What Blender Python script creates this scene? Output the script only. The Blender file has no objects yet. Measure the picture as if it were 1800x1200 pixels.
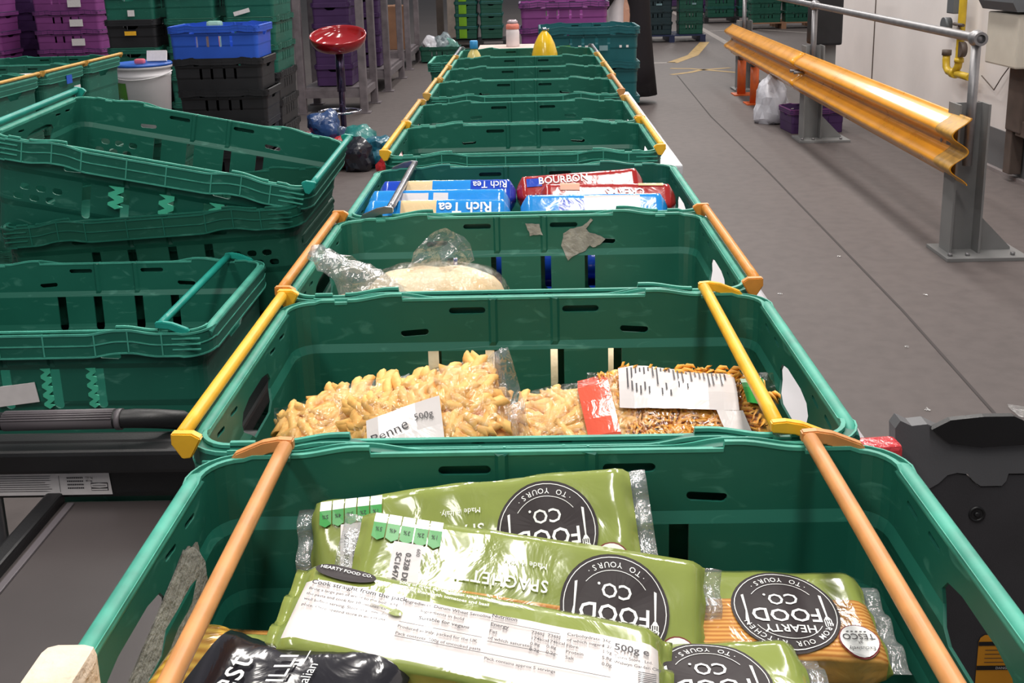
import bpy, bmesh, math, random
from mathutils import Vector, Matrix, noise
from mathutils.geometry import delaunay_2d_cdt
PI = math.pi
rnd = random.Random(7)
S = bpy.context.scene
COL = S.collection

# ------------------------------------------------------------------ camera, light, exposure
cam_d = bpy.data.cameras.new('camera')
cam_d.sensor_width = 36.0
cam_d.lens = 35.668
cam_d.shift_y = -0.15
cam_d.clip_start = 0.05
cam_d.clip_end = 200
cam = bpy.data.objects.new('camera', cam_d)
COL.objects.link(cam)
cR = Vector((0.99958546, 0.01481115, -0.024689))
cU = Vector((0.0207619, 0.22327617, 0.97453409))
cF = Vector((-0.01994643, 0.9746427, -0.2228761))
cam.matrix_world = Matrix(((cR.x, cU.x, -cF.x, 0.01765), (cR.y, cU.y, -cF.y, -0.80263),
                           (cR.z, cU.z, -cF.z, 1.51083), (0, 0, 0, 1)))
S.camera = cam

w = bpy.data.worlds.new('world'); S.world = w; w.use_nodes = True
w.node_tree.nodes['Background'].inputs[0].default_value = (0.80, 0.83, 0.88, 1)
w.node_tree.nodes['Background'].inputs[1].default_value = 0.24

def strip_light(x, y, z, sx, sy, power, col=(1.0, 0.955, 0.90)):
    d = bpy.data.lights.new('ceiling_or_fill_light', 'AREA')
    d.shape = 'RECTANGLE'; d.size = sx; d.size_y = sy; d.energy = power; d.color = col
    o = bpy.data.objects.new('ceiling_or_fill_light', d); COL.objects.link(o)
    o.location = (x, y, z)
    return o
strip_light(0.35, -0.3, 3.6, 0.30, 2.4, 66)
strip_light(-1.6, 1.4, 4.4, 0.30, 2.4, 42)
strip_light(-1.3, -1.4, 3.2, 0.30, 2.0, 34)  # added fill, no known fixture: brightens faces turned towards the camera
strip_light(1.9, 4.2, 4.6, 0.30, 3.0, 125)
strip_light(0.2, 4.6, 4.8, 0.30, 3.0, 80)
strip_light(-1.8, 5.6, 4.8, 0.30, 3.0, 80)
strip_light(1.6, 9.5, 5.2, 0.40, 4.0, 170)
strip_light(-1.2, 12.0, 5.2, 0.40, 4.0, 120)
strip_light(2.0, 17.0, 5.5, 0.5, 5.0, 260)
strip_light(4.0, 24.0, 5.5, 0.5, 5.0, 260)

S.view_settings.view_transform = 'Standard'
S.view_settings.look = 'None'
S.view_settings.gamma = 1
S.view_settings.use_curve_mapping = False
S.view_settings.exposure = 0.0

# ------------------------------------------------------------------ materials
def lin(c):
    return tuple(((v/255)/12.92 if v/255 <= 0.04045 else ((v/255+0.055)/1.055)**2.4) for v in c)

MATS = {}
def mat(name, rgb, rough=0.5, metal=0.0, var=0.12, scale=9.0, bump=0.0, bscale=60.0, coat=0.0, spec=0.5, rvar=0.1, col2=None, scuff=None):
    if name in MATS: return MATS[name]
    m = bpy.data.materials.new(name); m.use_nodes = True
    nt = m.node_tree; p = nt.nodes['Principled BSDF']
    c = lin(rgb)
    tc = nt.nodes.new('ShaderNodeTexCoord')
    nz = nt.nodes.new('ShaderNodeTexNoise'); nz.inputs['Scale'].default_value = scale; nz.inputs['Detail'].default_value = 5
    nt.links.new(tc.outputs['Object'], nz.inputs['Vector'])
    mx = nt.nodes.new('ShaderNodeMix'); mx.data_type = 'RGBA'
    a = tuple(v*(1-var) for v in c); b = tuple(min(1, v*(1+var)) for v in c) if col2 is None else lin(col2)
    mx.inputs[6].default_value = (*a, 1); mx.inputs[7].default_value = (*b, 1)
    cr = nt.nodes.new('ShaderNodeValToRGB'); cr.color_ramp.elements[0].position = 0.35; cr.color_ramp.elements[1].position = 0.65
    nt.links.new(nz.outputs['Fac'], cr.inputs[0]); nt.links.new(cr.outputs[0], mx.inputs[0])
    if scuff:
        mpp = nt.nodes.new('ShaderNodeMapping'); mpp.inputs['Scale'].default_value = (1, 1, 2.6); mpp.inputs['Rotation'].default_value = (0.3, 0.5, 0)
        ns = nt.nodes.new('ShaderNodeTexNoise'); ns.inputs['Scale'].default_value = 26; ns.inputs['Detail'].default_value = 8; ns.inputs['Distortion'].default_value = 0.8
        rs = nt.nodes.new('ShaderNodeValToRGB'); rs.color_ramp.elements[0].position = 0.60; rs.color_ramp.elements[1].position = 0.80; rs.color_ramp.elements[1].color = (0.55, 0.55, 0.55, 1)
        ms = nt.nodes.new('ShaderNodeMix'); ms.data_type = 'RGBA'; ms.inputs[7].default_value = (*lin(scuff), 1)
        nt.links.new(tc.outputs['Object'], mpp.inputs[0]); nt.links.new(mpp.outputs[0], ns.inputs['Vector']); nt.links.new(ns.outputs['Fac'], rs.inputs[0])
        nt.links.new(rs.outputs[0], ms.inputs[0]); nt.links.new(mx.outputs[2], ms.inputs[6]); nt.links.new(ms.outputs[2], p.inputs['Base Color'])
    else:
        nt.links.new(mx.outputs[2], p.inputs['Base Color'])
    mr = nt.nodes.new('ShaderNodeMapRange'); mr.inputs[3].default_value = max(0.02, rough-rvar); mr.inputs[4].default_value = min(1, rough+rvar)
    nt.links.new(nz.outputs['Fac'], mr.inputs[0]); nt.links.new(mr.outputs[0], p.inputs['Roughness'])
    p.inputs['Metallic'].default_value = metal
    p.inputs['Specular IOR Level'].default_value = spec
    if coat: p.inputs['Coat Weight'].default_value = coat; p.inputs['Coat Roughness'].default_value = 0.08
    if bump:
        n2 = nt.nodes.new('ShaderNodeTexNoise'); n2.inputs['Scale'].default_value = bscale; n2.inputs['Detail'].default_value = 4
        nt.links.new(tc.outputs['Object'], n2.inputs['Vector'])
        bp = nt.nodes.new('ShaderNodeBump'); bp.inputs['Strength'].default_value = bump; bp.inputs['Distance'].default_value = 0.004
        nt.links.new(n2.outputs['Fac'], bp.inputs['Height']); nt.links.new(bp.outputs[0], p.inputs['Normal'])
    MATS[name] = m
    return m

def mat_film(name='clear_film', tint=(0.97, 0.98, 0.98), base=0.035, white=0.0):
    """clear plastic film: transparent, glossy at the creases"""
    if name in MATS: return MATS[name]
    m = bpy.data.materials.new(name); m.use_nodes = True
    nt = m.node_tree; nt.nodes.clear()
    out = nt.nodes.new('ShaderNodeOutputMaterial')
    tr = nt.nodes.new('ShaderNodeBsdfTransparent'); tr.inputs[0].default_value = (*tint, 1)
    gl = nt.nodes.new('ShaderNodeBsdfGlossy'); gl.inputs['Roughness'].default_value = 0.12
    df = nt.nodes.new('ShaderNodeBsdfDiffuse'); df.inputs[0].default_value = (0.85, 0.86, 0.86, 1)
    lw = nt.nodes.new('ShaderNodeLayerWeight'); lw.inputs[0].default_value = 0.35
    tc = nt.nodes.new('ShaderNodeTexCoord')
    nz = nt.nodes.new('ShaderNodeTexNoise'); nz.inputs['Scale'].default_value = 55; nz.inputs['Detail'].default_value = 3
    nz.inputs['Distortion'].default_value = 1.5
    nt.links.new(tc.outputs['Object'], nz.inputs['Vector'])
    bp = nt.nodes.new('ShaderNodeBump'); bp.inputs['Strength'].default_value = 0.9; bp.inputs['Distance'].default_value = 0.006
    nt.links.new(nz.outputs['Fac'], bp.inputs['Height'])
    nt.links.new(bp.outputs[0], gl.inputs['Normal']); nt.links.new(bp.outputs[0], lw.inputs['Normal'])
    ma = nt.nodes.new('ShaderNodeMath'); ma.operation = 'MULTIPLY_ADD'; ma.inputs[1].default_value = 0.30; ma.inputs[2].default_value = base
    nt.links.new(lw.outputs['Facing'], ma.inputs[0])
    m1 = nt.nodes.new('ShaderNodeMixShader'); nt.links.new(ma.outputs[0], m1.inputs[0])
    nt.links.new(tr.outputs[0], m1.inputs[1]); nt.links.new(gl.outputs[0], m1.inputs[2])
    m2 = nt.nodes.new('ShaderNodeMixShader'); m2.inputs[0].default_value = white
    nt.links.new(m1.outputs[0], m2.inputs[1]); nt.links.new(df.outputs[0], m2.inputs[2])
    nt.links.new(m2.outputs[0], out.inputs[0])
    MATS[name] = m
    return m

def mat_print(name, rgb, stripes=None, axis='Y', freq=260.0, crinkle=0.6, cscale=38.0, rough=0.16):
    """printed glossy wrapper film, softly crinkled; stripes = second colour for the strands seen through it"""
    if name in MATS: return MATS[name]
    m = bpy.data.materials.new(name); m.use_nodes = True
    nt = m.node_tree; p = nt.nodes['Principled BSDF']
    p.inputs['Roughness'].default_value = rough
    p.inputs['Coat Weight'].default_value = 0.6; p.inputs['Coat Roughness'].default_value = 0.06
    tc = nt.nodes.new('ShaderNodeTexCoord')
    if stripes:
        wv = nt.nodes.new('ShaderNodeTexWave'); wv.bands_direction = axis; wv.inputs['Scale'].default_value = freq/6.28*2
        wv.inputs['Distortion'].default_value = 1.2; wv.inputs['Detail'].default_value = 2
        mp = nt.nodes.new('ShaderNodeMapping')
        mp.inputs['Scale'].default_value = (0.05, 1, 1) if axis == 'Y' else (1, 0.05, 1)
        nt.links.new(tc.outputs['Object'], mp.inputs[0]); nt.links.new(mp.outputs[0], wv.inputs[0])
        mx = nt.nodes.new('ShaderNodeMix'); mx.data_type = 'RGBA'
        mx.inputs[6].default_value = (*lin(stripes), 1); mx.inputs[7].default_value = (*lin(rgb), 1)
        nt.links.new(wv.outputs['Fac'], mx.inputs[0]); nt.links.new(mx.outputs[2], p.inputs['Base Color'])
    else:
        nz0 = nt.nodes.new('ShaderNodeTexNoise'); nz0.inputs['Scale'].default_value = 20
        nt.links.new(tc.outputs['Object'], nz0.inputs['Vector'])
        mx = nt.nodes.new('ShaderNodeMix'); mx.data_type = 'RGBA'
        c = lin(rgb)
        mx.inputs[6].default_value = (*[v*0.92 for v in c], 1); mx.inputs[7].default_value = (*[min(1, v*1.06) for v in c], 1)
        nt.links.new(nz0.outputs['Fac'], mx.inputs[0]); nt.links.new(mx.outputs[2], p.inputs['Base Color'])
    nz = nt.nodes.new('ShaderNodeTexNoise'); nz.inputs['Scale'].default_value = cscale; nz.inputs['Detail'].default_value = 3
    nz.inputs['Distortion'].default_value = 2.2
    nt.links.new(tc.outputs['Object'], nz.inputs['Vector'])
    bp = nt.nodes.new('ShaderNodeBump'); bp.inputs['Strength'].default_value = crinkle; bp.inputs['Distance'].default_value = 0.003
    nt.links.new(nz.outputs['Fac'], bp.inputs['Height'])
    nt.links.new(bp.outputs[0], p.inputs['Normal']); nt.links.new(bp.outputs[0], p.inputs['Coat Normal'])
    MATS[name] = m
    return m

def mat_floor():
    m = bpy.data.materials.new('painted_concrete_floor'); m.use_nodes = True
    nt = m.node_tree; p = nt.nodes['Principled BSDF']
    tc = nt.nodes.new('ShaderNodeTexCoord')
    def nz(sc, det):
        n = nt.nodes.new('ShaderNodeTexNoise'); n.inputs['Scale'].default_value = sc; n.inputs['Detail'].default_value = det
        nt.links.new(tc.outputs['Object'], n.inputs['Vector']); return n
    a = nz(0.6, 6); b = nz(14, 8)
    mx = nt.nodes.new('ShaderNodeMix'); mx.data_type = 'RGBA'
    mx.inputs[6].default_value = (*lin((86, 78, 77)), 1); mx.inputs[7].default_value = (*lin((102, 93, 91)), 1)
    nt.links.new(a.outputs['Fac'], mx.inputs[0])
    m2 = nt.nodes.new('ShaderNodeMix'); m2.data_type = 'RGBA'; m2.blend_type = 'MULTIPLY'
    cr = nt.nodes.new('ShaderNodeValToRGB'); cr.color_ramp.elements[0].position = 0.3; cr.color_ramp.elements[0].color = (0.84, 0.84, 0.84, 1)
    cr.color_ramp.elements[1].position = 0.6; cr.color_ramp.elements[1].color = (1, 1, 1, 1)
    nt.links.new(b.outputs['Fac'], cr.inputs[0]); m2.inputs[0].default_value = 1
    nt.links.new(mx.outputs[2], m2.inputs[6]); nt.links.new(cr.outputs[0], m2.inputs[7])
    nt.links.new(m2.outputs[2], p.inputs['Base Color'])
    p.inputs['Roughness'].default_value = 0.62
    bp = nt.nodes.new('ShaderNodeBump'); bp.inputs['Strength'].default_value = 0.15; bp.inputs['Distance'].default_value = 0.01
    nt.links.new(b.outputs['Fac'], bp.inputs['Height']); nt.links.new(bp.outputs[0], p.inputs['Normal'])
    return m

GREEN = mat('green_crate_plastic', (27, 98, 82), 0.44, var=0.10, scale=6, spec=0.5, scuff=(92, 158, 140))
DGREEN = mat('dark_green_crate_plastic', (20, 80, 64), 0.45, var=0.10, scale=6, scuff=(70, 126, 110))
TEALR = mat('scuffed_highlit_rim_plastic', (72, 160, 140), 0.5, var=0.18, scale=30)  # scuffing and the rim's highlights both put into this lighter green
TEAL = mat('teal_handle_plastic', (34, 150, 136), 0.35, var=0.12, scale=25)
TEALB = mat('backlit_teal_plastic', (78, 196, 160), 0.45, var=0.1, scale=25)  # backlight in the slots put into the colour as a brighter teal
PURPLE = mat('purple_crate_plastic', (128, 62, 126), 0.42, var=0.12, scale=6)
DPURPLE = mat('dark_purple_crate_plastic', (66, 38, 84), 0.5, var=0.12, scale=6)
BLUE = mat('blue_crate_plastic', (44, 92, 200), 0.4, var=0.08, scale=6)
BLACKC = mat('black_crate_plastic', (34, 34, 37), 0.45, var=0.15, scale=6)
NAVY = mat('navy_plastic', (28, 38, 74), 0.5)
TAN = mat('tan_bar_plastic', (206, 142, 84), 0.4, var=0.10, scale=40)
ORANGE = mat('orange_bar_plastic', (214, 140, 56), 0.4, var=0.10, scale=40)
YELLOW = mat('yellow_bar_plastic', (244, 184, 46), 0.4, var=0.08, scale=40)
OCHRE = mat('ochre_bar_plastic', (214, 166, 84), 0.4, var=0.12, scale=40)
GREYM = mat('brushed_grey_metal', (150, 150, 156), 0.3, metal=0.9, var=0.1, scale=20)
STEEL = mat('galvanised_steel', (150, 148, 150), 0.42, metal=0.75, var=0.12, scale=14)
POSTG = mat('grey_painted_steel', (128, 128, 128), 0.5, var=0.07, scale=5)
CHROME = mat('chrome_metal', (190, 190, 200), 0.12, metal=1.0, var=0.04)
RACK = mat('worn_rack_steel', (112, 104, 108), 0.5, var=0.2, scale=10)
RAILY = mat('yellow_orange_rail_paint', (236, 158, 22), 0.30, var=0.10, scale=7, coat=0.4)
ORPOST = mat('orange_post_paint', (206, 92, 36), 0.45, var=0.12, scale=12)
WALLM = mat('white_painted_wall', (228, 222, 220), 0.75, var=0.05, scale=1.6, bump=0.15, bscale=18)
DADO = mat('grey_dado_paint', (98, 98, 100), 0.7, var=0.06, scale=2)
BOXW = mat('off_white_enamel', (196, 190, 178), 0.45, var=0.04)
BOXG = mat('dark_grey_enamel', (92, 96, 100), 0.45, var=0.05)
PIPEY = mat('yellow_pipe_paint', (196, 164, 40), 0.4, var=0.12, scale=12)
RUST = mat('dark_brown_metal', (84, 72, 66), 0.6, var=0.15)
BLACKP = mat('black_moulded_plastic', (25, 25, 27), 0.42, var=0.15, scale=8, bump=0.08, bscale=400)
BLACKT = mat('scuffed_black_tray_plastic', (72, 66, 66), 0.36, var=0.18, scale=3)
DKGREYP = mat('dark_grey_moulded_plastic', (92, 92, 95), 0.5, var=0.08, scale=8, bump=0.08, bscale=400)
GRIPG = mat('grey_rubber_grip', (96, 90, 94), 0.4, var=0.05)
PAPER = mat('white_paper_label', (226, 220, 220), 0.6, var=0.04, scale=60)
TORN = mat('torn_paper_residue', (158, 156, 148), 0.8, var=0.16, scale=70, bump=0.5, bscale=200)
INK = mat('dark_grey_ink', (60, 56, 60), 0.5, var=0.02)
INKW = mat('white_ink', (240, 240, 238), 0.35, var=0.01)
INKLOGO = mat('charcoal_logo_ink', (50, 43, 45), 0.5, var=0.06, scale=80, coat=0.0, spec=0.25)
INKG = mat('bright_green_ink', (46, 150, 62), 0.3, var=0.05)
CARD = mat('brown_cardboard', (150, 110, 84), 0.8, var=0.1)
TABLEM = mat('light_grey_table_top', (176, 172, 176), 0.4, var=0.05)
FGREEN = mat_print('olive_green_wrapper_film', (138, 150, 76), crinkle=0.22, cscale=22)
FPASTA = mat_print('spaghetti_seen_through_film', (214, 160, 88), stripes=(176, 112, 52), crinkle=0.25)
FWHITE = mat_print('white_printed_wrapper', (226, 218, 216), crinkle=0.15, cscale=20)
FBLACK = mat_print('black_printed_wrapper', (30, 28, 34), crinkle=0.22, cscale=22)
FYEL = mat_print('yellow_pasta_seen_through_film', (212, 172, 70), stripes=(176, 124, 40), freq=120, crinkle=0.6)
FBLUE = mat_print('royal_blue_wrapper_film', (28, 72, 190), crinkle=0.2, cscale=26)
FCYAN = mat_print('bright_blue_wrapper_film', (36, 144, 224), crinkle=0.2, cscale=26)
FCREAM = mat_print('cream_wrapper_film', (238, 208, 160), crinkle=0.3)
FRED = mat_print('red_wrapper_film', (170, 40, 38), crinkle=0.18, cscale=26)
FREDL = mat_print('coral_red_wrapper_film', (226, 92, 68), crinkle=0.3)
PASTA = mat('dry_pasta', (246, 182, 96), 0.55, var=0.12, scale=120, col2=(252, 200, 118))
PASTA2 = mat('dry_fusilli_pasta', (250, 176, 70), 0.5, var=0.14, scale=120)
BREAD = mat('pale_bread_crust', (244, 224, 190), 0.75, var=0.06, scale=14, col2=(238, 204, 156), bump=0.4, bscale=90)
FILM = mat_film()
FILMW = mat_film('whitish_film', base=0.20, white=0.10)
SKIN = mat('skin', (196, 146, 122), 0.5, var=0.05)

# ------------------------------------------------------------------ builders
class MB:
    def __init__(s): s.bm = bmesh.new(); s.mats = []
    def mi(s, m):
        if m not in s.mats: s.mats.append(m)
        return s.mats.index(m)
    def poly(s, pts, m=None, smooth=False):
        vs = [s.bm.verts.new(p) for p in pts]
        f = s.bm.faces.new(vs); f.smooth = smooth
        if m is not None: f.material_index = s.mi(m)
        return f
    def mesh(s, verts, faces, m=None, smooth=False, M=None):
        vs = [s.bm.verts.new(M @ Vector(v) if M else v) for v in verts]
        k = s.mi(m) if m is not None else 0
        for f in faces:
            try:
                g = s.bm.faces.new([vs[i] for i in f]); g.material_index = k; g.smooth = smooth
            except ValueError: pass
        return vs
    def box(s, c, d, m=None, M=None, bev=0.0, rot=None):
        x, y, z = (v/2 for v in d)
        R = Matrix.Translation(c) @ (rot.to_4x4() if rot else Matrix.Identity(4))
        if M: R = M @ R
        if bev <= 0:
            v = [(a*x, b*y, e*z) for a in (-1, 1) for b in (-1, 1) for e in (-1, 1)]
            f = [(0, 1, 3, 2), (4, 6, 7, 5), (0, 4, 5, 1), (2, 3, 7, 6), (0, 2, 6, 4), (1, 5, 7, 3)]
            s.mesh(v, f, m, False, R); return
        b = min(bev, x*.9, y*.9, z*.9)
        t = bmesh.new(); bmesh.ops.create_cube(t, size=1)
        for q in t.verts: q.co = Vector((q.co.x*2*x, q.co.y*2*y, q.co.z*2*z))
        bmesh.ops.bevel(t, geom=list(t.edges), offset=b, segments=2, affect='EDGES', profile=0.6)
        t.verts.index_update()
        s.mesh([q.co.copy() for q in t.verts], [[q.index for q in f.verts] for f in t.faces], m, False, R); t.free()
    def tube(s, pts, r, m=None, n=12, caps=True, smooth=True, M=None, flat=None):
        pts = [Vector(p) for p in pts]; k = len(pts)
        rs = r if isinstance(r, (list, tuple)) else [r]*k
        rings = []; up = None
        for i, p in enumerate(pts):
            d = (pts[min(i+1, k-1)]-pts[max(i-1, 0)]).normalized()
            if up is None:
                up = Vector((0, 0, 1)) if abs(d.z) < .9 else Vector((1, 0, 0))
            a = d.cross(up).normalized(); up2 = a.cross(d).normalized(); up = up2
            ring = []
            for j in range(n):
                t = 2*PI*j/n
                q = p + a*(math.cos(t)*rs[i]) + up2*(math.sin(t)*rs[i]*(flat if flat else 1))
                ring.append(s.bm.verts.new(M @ q if M else q))
            rings.append(ring)
        mi = s.mi(m) if m is not None else 0
        for a, b in zip(rings, rings[1:]):
            for j in range(n):
                f = s.bm.faces.new((a[j], a[(j+1) % n], b[(j+1) % n], b[j])); f.smooth = smooth; f.material_index = mi
        if caps:
            for ring in (rings[0][::-1], rings[-1]):
                f = s.bm.faces.new(ring); f.material_index = mi
    def lathe(s, prof, m=None, n=24, smooth=True, M=None, caps=True):
        rings = []
        for r, z in prof:
            rings.append([s.bm.verts.new((M @ Vector((r*math.cos(2*PI*j/n), r*math.sin(2*PI*j/n), z))) if M else
                                         (r*math.cos(2*PI*j/n), r*math.sin(2*PI*j/n), z)) for j in range(n)])
        mi = s.mi(m) if m is not None else 0
        for a, b in zip(rings, rings[1:]):
            for j in range(n):
                f = s.bm.faces.new((a[j], a[(j+1) % n], b[(j+1) % n], b[j])); f.smooth = smooth; f.material_index = mi
        if caps:
            for ring in (rings[0][::-1], rings[-1]):
                f = s.bm.faces.new(ring); f.material_index = mi
    def prism(s, poly, a, b, axis='y', m=None, M=None):
        """2-D outline extruded between a and b along an axis"""
        def P(u, v, t): return {'x': (t, u, v), 'y': (u, t, v), 'z': (u, v, t)}[axis]
        n = len(poly)
        v = [P(u, q, a) for u, q in poly]+[P(u, q, b) for u, q in poly]
        f = [tuple(range(n))[::-1], tuple(range(n, 2*n))]+[(i, (i+1) % n, n+(i+1) % n, n+i) for i in range(n)]
        s.mesh(v, f, m, False, M)
    def obj(s, name, m=None, parent=None, loc=None):
        bmesh.ops.recalc_face_normals(s.bm, faces=list(s.bm.faces))
        me = bpy.data.meshes.new(name); s.bm.to_mesh(me); s.bm.free()
        for q in (s.mats or [m]): me.materials.append(q)
        o = bpy.data.objects.new(name, me); COL.objects.link(o)
        if parent: o.parent = parent
        if loc: o.location = loc
        return o

def tag(o, label=None, cat=None, group=None, kind=None):
    if label: o['label'] = label
    if cat: o['category'] = cat
    if group: o['group'] = group
    if kind: o['kind'] = kind
    return o
def thing(name, label, cat, loc=(0, 0, 0), rz=0, group=None):
    o = bpy.data.objects.new(name, None); COL.objects.link(o); o.empty_display_size = 0.05
    o.location = loc; o.rotation_euler = (0, 0, rz)
    return tag(o, label, cat, group)
def struct(name, mb, m, label=None):
    o = mb.obj(name, m); o['kind'] = 'structure'
    if label: o['label'] = label
    return o
KIDS = {}
def kids(o): return [c for c in bpy.data.objects if c.parent == o]
def dup(root, loc, rz=0, label=None, group=None, rot=None, recolor=None, name=None, skip=()):
    r = root.copy(); COL.objects.link(r); r.location = loc
    r.rotation_euler = rot if rot else (0, 0, rz)
    if name: r.name = name
    if label: r['label'] = label
    if group: r['group'] = group
    elif 'group' in r: del r['group']
    for ch in kids(root):
        if ch.name.split('.')[0] in skip: continue
        c = ch.copy(); COL.objects.link(c); c.parent = r
        if recolor and ch.name.split('.')[0] in recolor: setmat(c, recolor[ch.name.split('.')[0]])
        for g in kids(ch):
            d = g.copy(); COL.objects.link(d); d.parent = c
    return r
def setmat(o, m):
    if not isinstance(m, (list, tuple)): m = [m]
    for i, q in enumerate(m):
        if i < len(o.material_slots):
            o.material_slots[i].link = 'OBJECT'; o.material_slots[i].material = q

TXT = {}
def text2d(s, size=1.0, align='CENTER', bold=0.0, spacing=1.0):
    key = (s, align, bold, spacing)
    if key not in TXT:
        cu = bpy.data.curves.new('t', 'FONT'); cu.body = s; cu.align_x = align; cu.align_y = 'CENTER'
        cu.size = 1; cu.resolution_u = 2; cu.offset = bold; cu.space_character = spacing
        o = bpy.data.objects.new('t', cu); COL.objects.link(o)
        dg = bpy.context.evaluated_depsgraph_get(); dg.update()
        me = bpy.data.meshes.new_from_object(o.evaluated_get(dg))
        TXT[key] = ([(v.co.x, v.co.y) for v in me.vertices], [tuple(p.vertices) for p in me.polygons])
        bpy.data.objects.remove(o); bpy.data.curves.remove(cu); bpy.data.meshes.remove(me)
    v, f = TXT[key]
    return [(x*size, y*size) for x, y in v], f
def put_text(mb, s, size, x, y, surf, m=None, rot=0.0, align='CENTER', bold=0.0, sx=1.0, spacing=1.0):
    v, f = text2d(s, size, align, bold, spacing); c, q = math.cos(rot), math.sin(rot)
    mb.mesh([surf(x+(a*sx)*c-b*q, y+(a*sx)*q+b*c) for a, b in v], f, m)
def put_poly(mb, pts, surf, m=None): mb.poly([surf(a, b) for a, b in pts], m)
def arc_text(mb, s, size, cx, cy, R, a0, step, surf, m=None, flip=False):
    """letters along an arc; a0 = angle of the first letter"""
    for i, ch in enumerate(s):
        if ch == ' ': continue
        a = a0+step*i
        rot = a-PI/2 if not flip else a+PI/2
        put_text(mb, ch, size, cx+R*math.cos(a), cy+R*math.sin(a), surf, m, rot, bold=0.004)

# ------------------------------------------------------------------ floor, wall
FL = mat_floor()
mb = MB(); mb.box((0, 18, -0.05), (30, 48, 0.1)); struct('floor', mb, FL)

# ------------------------------------------------------------------ the bale-arm crate
CH = 0.215                                     # crate height
CA, CB, CR_ = 0.286, 0.186, 0.030              # inner half sizes and corner radius
LX, LY, CQ = 2*(CA-CR_), 2*(CB-CR_), PI*CR_/2
PER = 2*LX+2*LY+4*CQ
START = {0: 0.0, 1: LX+CQ, 2: LX+CQ+LY+CQ, 3: 2*LX+LY+3*CQ}   # front, right, back, left straight starts
def U(side, sp): return START[side]+(LX if side in (0, 2) else LY)/2+sp
def wrap(u, o):
    """point on the rounded rectangle at arc length u, offset outwards by o"""
    segs = [('s', LX, (-CA+CR_, -CB), (1, 0)), ('a', CQ, (CA-CR_, -CB+CR_), -PI/2),
            ('s', LY, (CA, -CB+CR_), (0, 1)), ('a', CQ, (CA-CR_, CB-CR_), 0),
            ('s', LX, (CA-CR_, CB), (-1, 0)), ('a', CQ, (-CA+CR_, CB-CR_), PI/2),
            ('s', LY, (-CA, CB-CR_), (0, -1)), ('a', CQ, (-CA+CR_, -CB+CR_), PI)]
    u = max(0.0, min(PER, u))
    for k, L, p, d in segs:
        if u <= L+1e-9 or (k, L, p, d) == segs[-1]:
            if k == 's':
                nx, ny = d[1], -d[0]
                return p[0]+d[0]*u+nx*o, p[1]+d[1]*u+ny*o
            a = d+u/CR_
            return p[0]+(CR_+o)*math.cos(a), p[1]+(CR_+o)*math.sin(a)
        u -= L
def side_of(u):
    for k in (0, 1, 2, 3):
        L = LX if k in (0, 2) else LY
        if START[k]-1e-9 <= u <= START[k]+L+1e-9: return k, u-START[k]-L/2
    return None, 0
def sm(t): t = max(0, min(1, t)); return t*t*(3-2*t)
def rim(u):
    k, sp = side_of(u)
    if k in (0, 2):
        a = abs(sp)
        h = 0.0065*(a > 0.150)*(1-sm((a-0.162)/0.052))
        if 0.218 < a < 0.234: h = -0.0030
        return CH+h
    return CH-0.005*(1 if k in (1, 3) else 0.5)
def rim_out(u):
    k, sp = side_of(u)
    if k in (0, 2):
        a = abs(sp)
        return CH+0.0065*sm((a-0.105)/0.05)*(1-sm((a-0.170)/0.050))-0.001
    return rim(u)
def relief(u, v):
    """how far the inner face stands outwards from the straight wall"""
    k, sp = side_of(u)
    d = CH-v
    o = -0.0042*sm((d-0.056)/0.010)-0.0028*sm((d-0.122)/0.012)-0.0035*min(1, d/CH)
    if k in (0, 2) and d < 0.060 and 0.034 < abs(abs(sp)) < 0.0425: o -= 0.0032
    return o
def stadium(cx, cy, hw, hh, tilt=0.0, curve=0.0, n=6):
    r = min(hw, hh); pts = []
    if hw >= hh:
        for i in range(n+1):
            a = -PI/2+PI*i/n; pts.append((hw-r+r*math.cos(a), r*math.sin(a)))
        for i in range(n+1):
            a = PI/2+PI*i/n; pts.append((-hw+r+r*math.cos(a), r*math.sin(a)))
    c, s_ = math.cos(tilt), math.sin(tilt)
    return [(cx+x*c-(y+curve*(x/hw)**2)*s_, cy+x*s_+(y+curve*(x/hw)**2)*c) for x, y in pts]
def bigslot(cx, top, bot, hw):
    pts = [(cx-hw, top), ]
    for i in range(7):
        a = PI+PI*i/6; pts.append((cx+hw*math.cos(a), bot+hw+hw*math.sin(a)))
    pts.append((cx+hw, top))
    return pts
def inside(p, poly):
    x, y = p; c = False; n = len(poly)
    for i in range(n):
        x1, y1 = poly[i]; x2, y2 = poly[(i+1) % n]
        if (y1 > y) != (y2 > y) and x < (x2-x1)*(y-y1)/(y2-y1)+x1: c = not c
    return c

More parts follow.
